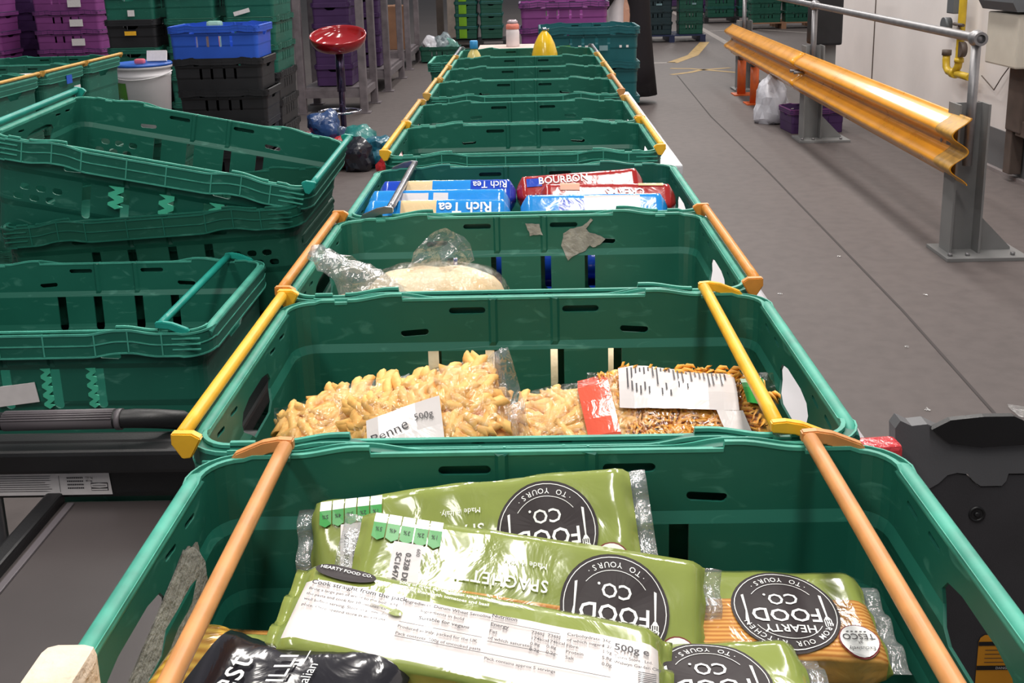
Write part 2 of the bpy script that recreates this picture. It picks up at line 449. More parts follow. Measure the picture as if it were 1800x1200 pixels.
def crate_body(variant='plain', slots=True):
    T = 0.0026
    n = 250
    us = [PER*i/n for i in range(n+1)]
    extra = []
    for k in (0, 2):
        for a in (0.1495, 0.1505, 0.2178, 0.2185, 0.2335, 0.2342):
            extra += [U(k, a), U(k, -a)]
    us = sorted(set([round(x, 5) for x in us+extra]))
    top = [(u, rim(u)) for u in us]
    outer = [(0, 0.002)]+[(PER, 0.002)]+[p for p in reversed(top)]
    outer[0] = (0, 0.002)
    holes = []
    if slots:
        for k in (0, 2):
            for a in (-0.070, 0.070): holes.append(stadium(U(k, a), CH-0.0155, 0.0225, 0.0042))
            for a in (-1, 1): holes.append(stadium(U(k, a*0.136), CH-0.0445, 0.0175, 0.0042, tilt=-0.07*a*(1 if k == 2 else 1), curve=0.002))
            for a in (-0.112, -0.0405, 0.0405, 0.112): holes.append(bigslot(U(k, a), CH-0.066, CH-0.136, 0.0084))
            if variant == 'vented':
                for a in (-1, 1):
                    for i in range(3):
                        for j in range(2):
                            holes.append(stadium(U(k, a*(0.165+0.03*i+0.012*j)), CH-0.092-0.020*j, 0.0095, 0.0062))
        for k in (1, 3):
            for a in (-0.122, -0.078, 0.078, 0.122): holes.append(stadium(U(k, a), CH-0.0215, 0.0115, 0.0024, tilt=0.10))
            c = U(k, 0)
            holes.append([(c-0.030, CH-0.074), (c+0.030, CH-0.074), (c+0.054, CH-0.056), (c+0.058, CH-0.046),
                          (c+0.050, CH-0.036), (c+0.026, CH-0.031), (c-0.026, CH-0.031), (c-0.050, CH-0.036),
                          (c-0.058, CH-0.046), (c-0.054, CH-0.056)])
    verts = []; edges = []
    def loop(pts):
        b = len(verts); verts.extend(pts)
        edges.extend((b+i, b+(i+1) % len(pts)) for i in range(len(pts)))
    def line(a, b):
        k = len(verts); verts.extend([a, b]); edges.append((k, k+1))
    loop(outer)
    for h in holes: loop(h)
    for d in (0.056, 0.061, 0.066, 0.122, 0.128, 0.134): line((0, CH-d), (PER, CH-d))
    for k in (0, 2):
        for a in (0.0325, 0.0355, 0.041, 0.044):
            for sg in (-1, 1): line((U(k, sg*a), CH-0.0015), (U(k, sg*a), CH-0.062))
    for st, L in ((START[0]+LX, CQ), (START[1]+LY, CQ), (START[2]+LX, CQ), (START[3]+LY, CQ)):
        for i in range(6):
            u = st+L*i/5
            if 0 < u < PER: line((u, 0.003), (u, rim(u)-0.0015))
    vs, es, fs, _, _, _ = delaunay_2d_cdt([Vector(v) for v in verts], edges, [], 0, 1e-6)
    vs = [(v.x, v.y) for v in vs]
    good = []
    for f in fs:
        c = (sum(vs[i][0] for i in f)/len(f), sum(vs[i][1] for i in f)/len(f))
        if c[1] > rim(c[0]) or not (0 <= c[0] <= PER): continue
        if c[1] > CH-0.012 and not inside(c, outer): continue
        if any(inside(c, h) for h in holes if abs(h[0][0]-c[0]) < 0.14): continue
        good.append(tuple(f))
    mb = MB()
    g = mb.mi(GREEN)
    def P(v, o):
        r = relief(v[0], v[1]); x, y = wrap(v[0], o+r); return (x, y, v[1])
    inn = [mb.bm.verts.new(P(v, 0)) for v in vs]; out = [mb.bm.verts.new(P(v, T)) for v in vs]
    cnt = {}
    for f in good:
        for i in range(len(f)):
            e = (f[i], f[(i+1) % len(f)]); cnt[e] = cnt.get(e, 0)+1
        mb.bm.faces.new([inn[i] for i in f]); mb.bm.faces.new([out[i] for i in reversed(f)])
    for (a, b) in list(cnt):
        if (b, a) not in cnt:
            try: mb.bm.faces.new((inn[b], inn[a], out[a], out[b]))
            except ValueError: pass
    # rim flange and skirt round the top
    def strip(prof, us, m, close=False, rimf=rim):
        rings = []
        for u in us:
            z = rimf(u); rings.append([mb.bm.verts.new((*wrap(u, o), z+dz)) for o, dz in prof])
        k = len(prof); mi = mb.mi(m)
        for a, b in zip(rings, rings[1:]):
            for j in range(k if close else k-1):
                f = mb.bm.faces.new((a[j], a[(j+1) % k], b[(j+1) % k], b[j])); f.material_index = mi
    strip([(-0.0006, 0.0012), (0.0034, 0.0012), (0.0034, -0.002), (-0.0006, -0.002)], us, TEALR, True)
    strip([(0.002, -0.0030), (0.0125, -0.0030), (0.0125, -0.040), (0.0108, -0.040), (0.0108, -0.0052), (0.002, -0.0052)], us, GREEN, True, rimf=rim_out)
    strip([(0.0117, -0.0005), (0.0134, -0.0005), (0.0134, -0.0040), (0.0117, -0.0040)], us, TEALR, True, rimf=rim_out)
    strip([(0.0125, -0.0195), (0.0136, -0.0195), (0.0136, -0.0215), (0.0125, -0.0215)], us, TEALR, True, rimf=rim_out)
    strip([(0.0100, -0.0385), (0.0136, -0.0385), (0.0136, -0.0412), (0.0100, -0.0412)], us, TEALR, True, rimf=rim_out)
    for sg in (-1, 1):
        xx = sg*(CA+0.0062)
        mb.tube([(xx, -0.172, CH-0.014), (xx, -0.160, CH-0.0085), (xx, -0.145, CH-0.0075), (xx, 0.145, CH-0.0075), (xx, 0.160, CH-0.0085), (xx, 0.172, CH-0.014)], 0.0072, TEALR, n=12)
    for k in (0, 2):
        for a in (0.036, 0.118, 0.172, 0.226):
            for sg in (-1, 1):
                u = U(k, sg*a); x, y = wrap(u, 0.0130)
                mb.box((x, y, rim(u)-0.020), (0.0022, 0.0020, 0.038), TEALR)
        for i in range(3):
            for sg in (-1, 1):
                x, y = wrap(U(k, sg*0.262), 0.0130)
                mb.box((x, y, CH-0.012-0.009*i), (0.045, 0.0022, 0.0022), TEALR)
    # base plate with a shallow foot
    pts = [(*wrap(PER*i/60, -0.0125), 0) for i in range(60)]
    for zz in ((0.004), (0.0)):
        mb.bm.faces.new([mb.bm.verts.new((p[0], p[1], zz)) for p in pts])
    a = [mb.bm.verts.new((*p[:2], 0.004)) for p in pts]; b = [mb.bm.verts.new((*p[:2], 0.0)) for p in pts]
    for i in range(60): mb.bm.faces.new((a[i], a[(i+1) % 60], b[(i+1) % 60], b[i]))
    c = [mb.bm.verts.new((*wrap(PER*i/60, -0.009), 0.004)) for i in range(60)]
    for i in range(60): mb.bm.faces.new((a[i], a[(i+1) % 60], c[(i+1) % 60], c[i]))
    bmesh.ops.remove_doubles(mb.bm, verts=list(mb.bm.verts), dist=1e-6)
    bmesh.ops.recalc_face_normals(mb.bm, faces=list(mb.bm.faces))
    me = bpy.data.meshes.new('crate_body_'+variant); mb.bm.to_mesh(me); mb.bm.free()
    for q in mb.mats: me.materials.append(q)
    return me
ME_CRATE = crate_body('plain')
ME_VENT = crate_body('vented')

def arm_mesh(state, m):
    """swing bar on the right (+x) side; out = lying over the end rim, in = swung over the opening"""
    mb = MB(); r = 0.0066
    zt = CH
    if state == 'out':
        X, Z = 0.2985, zt+0.0075
        mb.tube([(X, -0.186, Z), (X, -0.15, Z+0.0004), (X, 0.15, Z+0.0004), (X, 0.186, Z)], r, n=14)
        for sg in (-1, 1):
            y = sg*0.1925
            mb.prism([(X+0.0064, Z+0.0064), (X-0.012, Z+0.0060), (X-0.020, Z+0.001), (X-0.010, Z-0.017), (X-0.002, Z-0.018), (X+0.0066, Z-0.004)], y-0.0045, y+0.0045, 'y')
    else:
        X, Z = 0.222, zt+0.0085
        mb.tube([(X, -0.186, Z), (X, -0.15, Z+0.0004), (X, 0.15, Z+0.0004), (X, 0.186, Z)], r, n=14)
        for sg in (-1, 1):
            y = sg*0.1905
            mb.prism([(X-0.0066, Z-0.004), (X-0.0066, Z+0.0055), (X+0.006, Z+0.0066), (X+0.020, Z+0.004), (X+0.044, Z-0.006), (X+0.048, Z-0.011), (X+0.036, Z-0.016), (X+0.014, Z-0.006)], y-0.0042, y+0.0042, 'y')
    bmesh.ops.recalc_face_normals(mb.bm, faces=list(mb.bm.faces))
    bm = mb.bm
    bmesh.ops.bevel(bm, geom=[e for e in bm.edges if e.calc_face_angle(0) > 0.9], offset=0.0012, segments=2, affect='EDGES')
    me = bpy.data.meshes.new('bar_'+state); bm.to_mesh(me); bm.free(); me.materials.append(m)
    return me
ARM = {k: arm_mesh(k, TAN) for k in ('out', 'in')}

def crate(label, loc, arms=((None, None), (None, None)), rz=0, rot=None, mats=None, variant='plain', group=None, cat='crate', name='bale_arm_crate', scale=None):
    """arms = ((left state, material), (right state, material))"""
    t = thing(name, label, cat, loc, rz, group)
    if rot: t.rotation_euler = rot
    if scale: t.scale = scale
    b = bpy.data.objects.new('crate_body', ME_CRATE if variant == 'plain' else ME_VENT); COL.objects.link(b); b.parent = t
    if mats: setmat(b, mats)
    for i, (st, m) in enumerate(arms):
        if st is None: continue
        a = bpy.data.objects.new('swing_bar', ARM[st]); COL.objects.link(a); a.parent = t
        if i == 0: a.rotation_euler = (0, 0, PI)
        setmat(a, m)
    return t

RZ = 0.885
ROW = 'bale arm crates set end to end along the table'
rows = [
 (-0.2, (('in', TAN), ('in', TAN)), 'nearest green crate in the long row, tan bars swung inwards over green spaghetti packs'),
 (0.2, (('out', YELLOW), ('in', YELLOW)), 'green crate holding penne and fusilli bags, bright yellow bars, second from the front'),
 (0.6, (('out', ORANGE), ('out', ORANGE)), 'green crate with torn grey paper on its far wall and bagged bread inside'),
 (1.0, (('in', GREYM), (None, None)), 'green crate of blue and red biscuit packets with one dark grey metal bar'),
 (1.515, (('out', YELLOW), ('out', YELLOW)), 'empty green crate with yellow bars right behind the biscuit crate'),
 (1.915, (('out', OCHRE), ('out', OCHRE)), 'empty green crate with ochre bars in the middle of the row'),
 (2.435, (('out', OCHRE), ('out', TAN)), 'empty green crate with pinkish tan bars, seventh from the front'),
 (2.835, (('out', OCHRE), ('out', OCHRE)), 'empty green crate, eighth from the front, behind two gaps'),
 (3.235, (('out', OCHRE), ('out', OCHRE)), 'green crate just in front of the one with the yellow pouch'),
 (3.635, (('out', GREYM), ('out', GREYM)), 'farthest green crate of the row, holding a yellow pouch and a blue capped bottle'),
]
CR = []
for y, arms, lab in rows:
    dx = {-0.2: 0.021, 0.6: -0.007, 1.515: -0.006, 1.915: -0.008, 2.435: -0.006}.get(y, 0.0)
    CR.append(crate(lab, (0.004+dx, y, RZ), arms, group=ROW))

# table the row stands on
def table(x0, x1, y0, y1, z, label, m=TABLEM, edge=None):
    t = thing('folding_table', label, 'table', ((x0+x1)/2, (y0+y1)/2, 0))
    mb = MB(); mb.box((0, 0, z-0.0175), (x1-x0, y1-y0, 0.035), bev=0.006); mb.obj('table_top', m, t)
    mb = MB(); mb.box((0, 0, z-0.055), (x1-x0-0.12, y1-y0-0.2, 0.04)); mb.obj('apron', POSTG, t)
    for a in (-1, 1):
        for b in (-1, 1):
            mb = MB(); px, py = a*((x1-x0)/2-0.07), b*((y1-y0)/2-0.12)
            mb.tube([(px, py, 0), (px, py, z-0.05)], 0.014); mb.obj('leg', STEEL, t)
    return t
table(-0.275, 0.474, 2.2, 3.9, RZ-0.002, 'white edged folding table under the far crates of the row', m=mat('white_table_plastic', (222, 222, 226), 0.35))
table(-0.275, 0.449, 0.22, 2.19, RZ-0.002, 'grey topped folding table under the middle crates of the row')
table(-0.275, 0.285, -0.48, 0.21, RZ-0.002, 'small dark table under the nearest crate of the row', m=BLACKP)

# torn paper and stickers on crate walls (each belongs to its crate)
def wall_patch(parent, name, pts, side, m, off=0.0016):
    """outline in (along wall, height) stuck on a wall inner face of a crate; side 'back','left','right','front_out'"""
    vs, es, fs, _, _, _ = delaunay_2d_cdt([Vector(p) for p in pts]+[Vector((min(p[0] for p in pts)+0.0001, CH-0.061)), Vector((max(p[0] for p in pts)-0.0001, CH-0.061))], [(i, (i+1) % len(pts)) for i in range(len(pts))], [], 0, 1e-6)
    mb = MB(); V = [(v.x, v.y) for v in vs]
    F = [f for f in fs if inside((sum(V[i][0] for i in f)/3, sum(V[i][1] for i in f)/3), pts)]
    def P(s_, z, o):
        if side == 'back': r = relief(U(2, -s_), z); return (s_, CB+r-o, z)
        if side == 'left': r = relief(U(3, -s_), z); return (-CA-r+o, s_, z)
        if side == 'right': r = relief(U(1, s_), z); return (CA+r-o, s_, z)
        return (s_, -CB-0.003-0.0015-o+0.009*sm((CH-z-0.056)/0.01)*0.6, z)
    a = [mb.bm.verts.new(P(x, z, off)) for x, z in V]; b = [mb.bm.verts.new(P(x, z, off-0.0012)) for x, z in V]
    for f in F:
        mb.bm.faces.new([a[i] for i in f]); mb.bm.faces.new([b[i] for i in reversed(f)])
    return mb.obj(name, m, parent)
rr = random.Random(3)
def ragged(pts, amp=0.0018, n=5):
    o = []
    for i in range(len(pts)):
        a, b = Vector(pts[i]), Vector(pts[(i+1) % len(pts)])
        for j in range(n):
            t = j/n; p = a.lerp(b, t); o.append((p.x+rr.uniform(-amp, amp), p.y+rr.uniform(-amp, amp)))
    return o
H = CH
tp = [(0.066, H-0.050), (0.070, H-0.030), (0.080, H-0.022), (0.098, H-0.019), (0.108, H-0.012), (0.114, H-0.006), (0.117, H-0.008), (0.106, H-0.022),
      (0.112, H-0.030), (0.125, H-0.033), (0.137, H-0.040), (0.128, H-0.050), (0.118, H-0.054), (0.112, H-0.050), (0.106, H-0.058), (0.090, H-0.064), (0.076, H-0.074)]
wall_patch(CR[2], 'torn_label', ragged(tp, 0.0007, 3), 'back', TORN)
wall_patch(CR[2], 'torn_label', ragged([(0.008, H-0.012), (0.030, H-0.013), (0.036, H-0.030), (0.016, H-0.032)], 0.001, 4), 'back', TORN)
wall_patch(CR[0], 'torn_label', ragged([(-0.10, H-0.060), (-0.04, H-0.060), (0.10, H-0.034), (0.13, H-0.045), (0.13, H-0.10), (-0.09, H-0.10)][::-1], 0.0018, 6), 'left', TORN)
# white cloth tape wrapped round the front left corner rim of the nearest crate
mb = MB()
mb.box((-0.2935, -0.125, CH-0.012), (0.034, 0.120, 0.046), bev=0.009)
mb.obj('tape_wrap', mat('off_white_cloth_tape', (226, 206, 184), 0.8, var=0.12, scale=30, bump=0.8, bscale=120), CR[0])

# ------------------------------------------------------------------ spaghetti packs
def grid_surface(mb, nu, nv, fn, mfn, close_v=True, smooth=True):
    R = [[mb.bm.verts.new(fn(i/(nu), j/nv)) for j in range(nv if close_v else nv+1)] for i in range(nu+1)]
    for i in range(nu):
        for j in range(nv):
            k = (j+1) % nv if close_v else j+1
            f = mb.bm.faces.new((R[i][j], R[i+1][j], R[i+1][k], R[i][k])); f.smooth = smooth
            f.material_index = mb.mi(mfn((i+.5)/nu, (j+.5)/nv))
    return R
def flat_pack_mesh(L, W, T, seed, regions, fin=0.016, crimp=0.9, name='pack', rough=0.0011, sag=0.0):
    """wrapped block, length along x; face +z. regions(x, y, face)->material ; face in 'top','side','bottom'"""
    mb = MB(); nu = 44
    per = [(t, 'top') for t in [-.5+i/14 for i in range(15)]]
    def sec():
        pts = []
        for i in range(17): pts.append((0.5-i/16, 0.5))      # top, y from +W/2 to -W/2
        for i in range(1, 5): pts.append((-0.5, 0.5-i/5))
        for i in range(17): pts.append((-0.5+i/16, -0.5))
        for i in range(1, 5): pts.append((0.5, -0.5+i/5))
        return pts
    sc = sec(); nv = len(sc)
    xs = [-L/2-fin, -L/2-fin*0.5, -L/2-0.003, -L/2+0.002, -L/2+0.008]+[-L/2+0.008+(L-0.016)*i/60 for i in range(1, 61)]+[L/2-0.002, L/2+0.003, L/2+fin*0.5, L/2+fin]
    rings = []; meta = []
    for x in xs:
        e = L/2-abs(x)
        if e < -fin*0.4: ty = 0.03; wf = 0.97
        elif e < -0.001: ty = 0.10; wf = 0.95
        elif e < 0.005: ty = 0.72; wf = 0.98
        elif e < 0.01: ty = 0.95; wf = 1
        else: ty = 1; wf = 1
        ring = []
        for (a, b) in sc:
            # rounded section
            r = 0.22; yy, zz = a*W*wf, b*T*ty
            ed = max(0, abs(a)-0.5+0.10)/0.10
            if abs(b) == 0.5: zz *= (1-0.22*ed*ed)
            n = noise.noise(Vector((x*38+seed*7.3, yy*42, (1 if b > 0 else -1)*3.1+seed)))
            n2 = noise.noise(Vector((x*9+seed*3.1, yy*11, seed*1.7)))
            zz += n*rough*ty + n2*rough*1.6*ty
            yy += noise.noise(Vector((x*30, b*9, seed*5.1)))*rough*1.4
            zz += -sag*(x/L*2)**2*T
            if e < -0.001: zz += 0.0035*math.sin(yy*220+seed)
            ring.append(mb.bm.verts.new((x, yy, zz)))
        rings.append(ring)
    for i in range(len(xs)-1):
        for j in range(nv):
            k = (j+1) % nv
            f = mb.bm.faces.new((rings[i][j], rings[i+1][j], rings[i+1][k], rings[i][k])); f.smooth = True
            xm = (xs[i]+xs[i+1])/2; ym = (sc[j][0]+sc[k][0])/2*W
            bz = (sc[j][1]+sc[k][1])/2
            f.material_index = mb.mi(regions(xm, ym, 'top' if bz > 0.45 else 'bottom' if bz < -0.45 else 'side'))
    for r in (rings[0], rings[-1][::-1]): mb.bm.faces.new(r)
    bmesh.ops.recalc_face_normals(mb.bm, faces=list(mb.bm.faces))
    me = bpy.data.meshes.new(name); mb.bm.to_mesh(me); mb.bm.free()
    for q in mb.mats: me.materials.append(q)
    def surf(a, b, h=0.0):
        n = noise.noise(Vector((a*38+seed*7.3, b*42, 3.1+seed))); n2 = noise.noise(Vector((a*9+seed*3.1, b*11, seed*1.7)))
        z = T/2*(1-0.22*(max(0, abs(b/W)-0.4)/0.1)**2) + n*rough+n2*rough*1.6 - sag*(a/L*2)**2*T
        return (a, b, z+0.0015+h)
    return me, surf
def place(o, c, along, down, flip=True):
    """seat a pack: 'along' = picture-right direction, 'down' = direction of the text top when upside down"""
    d = Vector(along).normalized(); q = Vector(down); q = (q-d*q.dot(d)).normalized()
    ex, ey = (-d, q) if flip else (d, -q)
    n = ex.cross(ey)
    o.matrix_world = Matrix(((ex.x, ey.x, n.x, c[0]), (ex.y, ey.y, n.y, c[1]), (ex.z, ey.z, n.z, c[2]), (0, 0, 0, 1)))
    return o

def food_logo(parent, surf, cx, cy, R, name='printed_logo'):
    mb = MB()
    def ring(r0, r1, m, h, n=40):
        for i in range(n):
            a, b = 2*PI*i/n, 2*PI*(i+1)/n
            for k in range(1 if r0 > 0 else 3):
                q0, q1 = (r0, r1) if r0 > 0 else (r1*k/3, r1*(k+1)/3)
                mb.poly([surf(cx+q0*math.cos(a), cy+q0*math.sin(a), h), surf(cx+q1*math.cos(a), cy+q1*math.sin(a), h),
                         surf(cx+q1*math.cos(b), cy+q1*math.sin(b), h), surf(cx+q0*math.cos(b), cy+q0*math.sin(b), h)][0 if q0 else 1:], m)
    ring(0, R, INKLOGO, 0)
    ring(R*0.93, R*0.945, INKW, 0.0003)
    h = 0.0005
    sf = lambda a, b: surf(a, b, h)
    put_text(mb, 'HEARTY', R*0.26, cx, cy+R*0.45, sf, INKW, bold=0.012)
    put_text(mb, 'FOOD', R*0.46, cx, cy+R*0.10, sf, INKW, bold=0.012)
    put_text(mb, 'CO.', R*0.38, cx+R*0.02, cy-R*0.31, sf, INKW, bold=0.010)
    s1 = 'FROM OUR KITCHEN'; st = 0.155
    arc_text(mb, s1, R*0.155, cx, cy, R*0.82, PI/2+st*(len(s1)-1)/2, -st, sf, INKW)
    s2 = '\u00b7TO YOURS\u00b7'
    arc_text(mb, s2, R*0.155, cx, cy, R*0.80, -PI/2-st*(len(s2)-1)/2, st, sf, INKW, flip=True)
    def band(a0, a1, r, wd, n=14):
        for i in range(n):
            a, b = a0+(a1-a0)*i/n, a0+(a1-a0)*(i+1)/n
            mb.poly([sf(cx+r*math.cos(a), cy+r*math.sin(a)), sf(cx+(r+wd)*math.cos(a), cy+(r+wd)*math.sin(a)),
                     sf(cx+(r+wd)*math.cos(b), cy+(r+wd)*math.sin(b)), sf(cx+r*math.cos(b), cy+r*math.sin(b))], INKW)
    band(PI*0.18, PI*0.82, R*0.70, R*0.012); band(-PI*0.80, -PI*0.20, R*0.68, R*0.012)
    # fork on the left, knife on the right
    fx = cx-R*0.74
    mb.poly([sf(fx-R*0.02, cy-R*0.38), sf(fx+R*0.03, cy-R*0.40), sf(fx+R*0.016, cy+R*0.16), sf(fx-R*0.012, cy+R*0.16)], INKW)
    mb.poly([sf(fx-R*0.06, cy+R*0.22), sf(fx-R*0.02, cy+R*0.15), sf(fx+R*0.03, cy+R*0.15), sf(fx+R*0.07, cy+R*0.22)], INKW)
    for i in range(4):
        q = fx-R*0.06+i*R*0.04
        mb.poly([sf(q, cy+R*0.22), sf(q+R*0.018, cy+R*0.22), sf(q+R*0.018, cy+R*0.38), sf(q, cy+R*0.38)], INKW)
    kx = cx+R*0.74
    mb.poly([sf(kx-R*0.03, cy-R*0.40), sf(kx+R*0.02, cy-R*0.38), sf(kx+R*0.012, cy+R*0.06), sf(kx-R*0.018, cy+R*0.06)], INKW)
    mb.poly([sf(kx-R*0.018, cy+R*0.06), sf(kx+R*0.014, cy+R*0.06), sf(kx+R*0.05, cy+R*0.26), sf(kx-R*0.01, cy+R*0.42)], INKW)
    return mb.obj(name, None, parent)

def tesco_roundel(parent, surf, cx, cy, R):
    mb = MB(); n = 24
    mb.poly([surf(cx+R*math.cos(2*PI*i/n), cy+R*math.sin(2*PI*i/n), 0.0002) for i in range(n)], mat('maroon_ink', (120, 40, 40), 0.4))
    mb.poly([surf(cx+R*.93*math.cos(2*PI*i/n), cy+R*.93*math.sin(2*PI*i/n), 0.0004) for i in range(n)], INKW)
    sf = lambda a, b: surf(a, b, 0.0006)
    put_text(mb, 'Exclusively', R*0.30, cx, cy+R*0.52, sf, INK); put_text(mb, 'at', R*0.34, cx, cy+R*0.18, sf, INK)
    put_text(mb, 'TESCO', R*0.52, cx, cy-R*0.22, sf, INK, bold=0.01)
    for i in range(5): put_poly(mb, [(cx+R*(-.5+.22*i), cy-R*.56), (cx+R*(-.38+.22*i), cy-R*.56), (cx+R*(-.34+.22*i), cy-R*.50), (cx+R*(-.46+.22*i), cy-R*.50)], sf, INK)
    return mb.obj('printed_roundel', None, parent)

PL, PW, PT = 0.258, 0.088, 0.030
def spag_regions(lo, hi, xl=-0.128, xr=0.112):
    def f(x, y, face):
        if abs(x) > PL/2+0.001: return FILMW
        if face == 'side' and y > 0: return FPASTA if hi > 0.04 and xl < x < xr else FGREEN
        if face == 'top' and lo < y < hi and xl < x < xr: return FPASTA
        return FGREEN
    return f
def spaghetti(label, c, along, down, seed, lo=0.004, hi=0.045, sticker=False, roundel=True, rough=0.0011, full=True, group='green spaghetti packs in the nearest crate', xr=0.112, xl=-0.128):
    me, surf = flat_pack_mesh(PL, PW, PT, seed, spag_regions(lo, hi, xr=xr, xl=xl), name='spaghetti_pack', rough=rough)
    t = thing('spaghetti_pack', label, 'pasta pack', group=group)
    b = bpy.data.objects.new('wrapper', me); COL.objects.link(b); b.parent = t
    if full:
        food_logo(t, surf, -0.062, 0.002, 0.040)
        mb = MB(); sf = lambda a, q: surf(a, q, 0.0006)
        put_text(mb, 'SPAGHETTI', 0.0125, 0.022, -0.006, sf, INKW, bold=0.012, spacing=1.12)
        put_text(mb, 'Made in Italy.', 0.0062, 0.006, -0.0205, sf, INKW)
        mb.obj('lettering', INKW, t)
        if roundel: tesco_roundel(t, surf, -0.109, 0.030, 0.0145)
    if sticker:
        mb = MB(); sf = lambda a, q: surf(a, q, 0.0006); s2 = lambda a, q: surf(a, q, 0.0012)
        nn = 4
        for i in range(nn): mb.poly([sf(0.082, -0.022+0.042*i/nn), sf(0.104, -0.022+0.042*i/nn), sf(0.104, -0.022+0.042*(i+1)/nn), sf(0.082, -0.022+0.042*(i+1)/nn)], PAPER)
        put_text(mb, 'SC164762', 0.0058, 0.0990, -0.002, s2, INK, rot=PI/2, bold=0.02)
        put_text(mb, '0.328 DEZ', 0.0058, 0.0920, -0.002, s2, INK, rot=PI/2, bold=0.02)
        put_text(mb, '600', 0.004, 0.0850, -0.016, s2, INK, rot=PI/2)
        mb.obj('price_sticker', None, t)
        mb = MB()   # traffic-light nutrition badges near the end seal
        for i in range(5):
            x0 = 0.070+0.0105*i; y0 = -0.0425
            mb.poly([sf(x0, y0), sf(x0+0.0095, y0), sf(x0+0.0095, y0+0.008), sf(x0, y0+0.008)], INKW)
            mb.poly([sf(x0, y0+0.008), sf(x0+0.0095, y0+0.008), sf(x0+0.0095, y0+0.019), sf(x0+0.00475, y0+0.0215), sf(x0, y0+0.019)], INKG)
            put_text(mb, '%d%%' % (i+1), 0.0045, x0+0.0048, y0+0.013, s2, INK)
        mb.obj('nutrition_badges', None, t)
    place(t, c, along, down)
    return t

spaghetti('spaghetti pack leaning at the very back, label circle half hidden by the pack in front', (-0.036, -0.072, 1.052), (0.277, -0.004, 0.034), (0, -0.062, -0.062), 2, lo=0.026, sticker=True, rough=0.0022)
spaghetti('large spaghetti pack tilted in the middle with white price sticker at its left end', (0.008, -0.142, 1.048), (0.276, -0.004, -0.049), (0, -0.070, -0.050), 5, lo=0.005, sticker=True, xr=0.110, xl=-0.03)
spaghetti('spaghetti pack at right beside the tan bar, lower half showing straight strands', (0.138, -0.125, 1.014), (0.28, 0.0, -0.010), (0, -0.088, -0.012), 9, lo=-0.010, roundel=True)
spaghetti('spaghetti pack below the right hand one, glare across its round label', (0.070, -0.212, 1.016), (0.27, 0.010, 0.004), (0, -0.08, 0.0), 12, lo=0.020, rough=0.0022)
spaghetti('spaghetti pack in the bottom right corner showing plain green film', (0.150, -0.292, 1.020), (0.27, 0.030, -0.006), (0, -0.08, 0.010), 15, lo=0.03, rough=0.0022)
spaghetti('spaghetti pack whose green end pokes out at left above the black fusilli bag', (-0.082, -0.222, 1.036), (0.27, 0.01, -0.02), (0.0, -0.08, 0.012), 18, lo=0.026, rough=0.0018)
filler_me, _ = flat_pack_mesh(PL, PW, PT, 21, spag_regions(0.004, 0.045), name='spaghetti_pack')
for k, (fz, fy, fx) in enumerate([(0.907, -0.33, -0.06), (0.907, -0.235, -0.12), (0.907, -0.14, -0.1), (0.907, -0.07, 0.08), (0.939, -0.32, 0.08), (0.939, -0.225, 0.05), (0.939, -0.12, -0.08), (0.971, -0.32, -0.08), (0.971, -0.215, 0.09), (0.971, -0.12, 0.12), (0.971, -0.13, -0.14), (0.999, -0.30, -0.12)]):
    o = bpy.data.objects.new('spaghetti_pack', filler_me); COL.objects.link(o)
    tag(o, 'spaghetti pack buried underneath the others in the nearest crate', 'pasta pack', 'buried green spaghetti packs')
    o.location = (fx, fy, fz); o.rotation_euler = (0, 0, rnd.uniform(-0.05, 0.05))

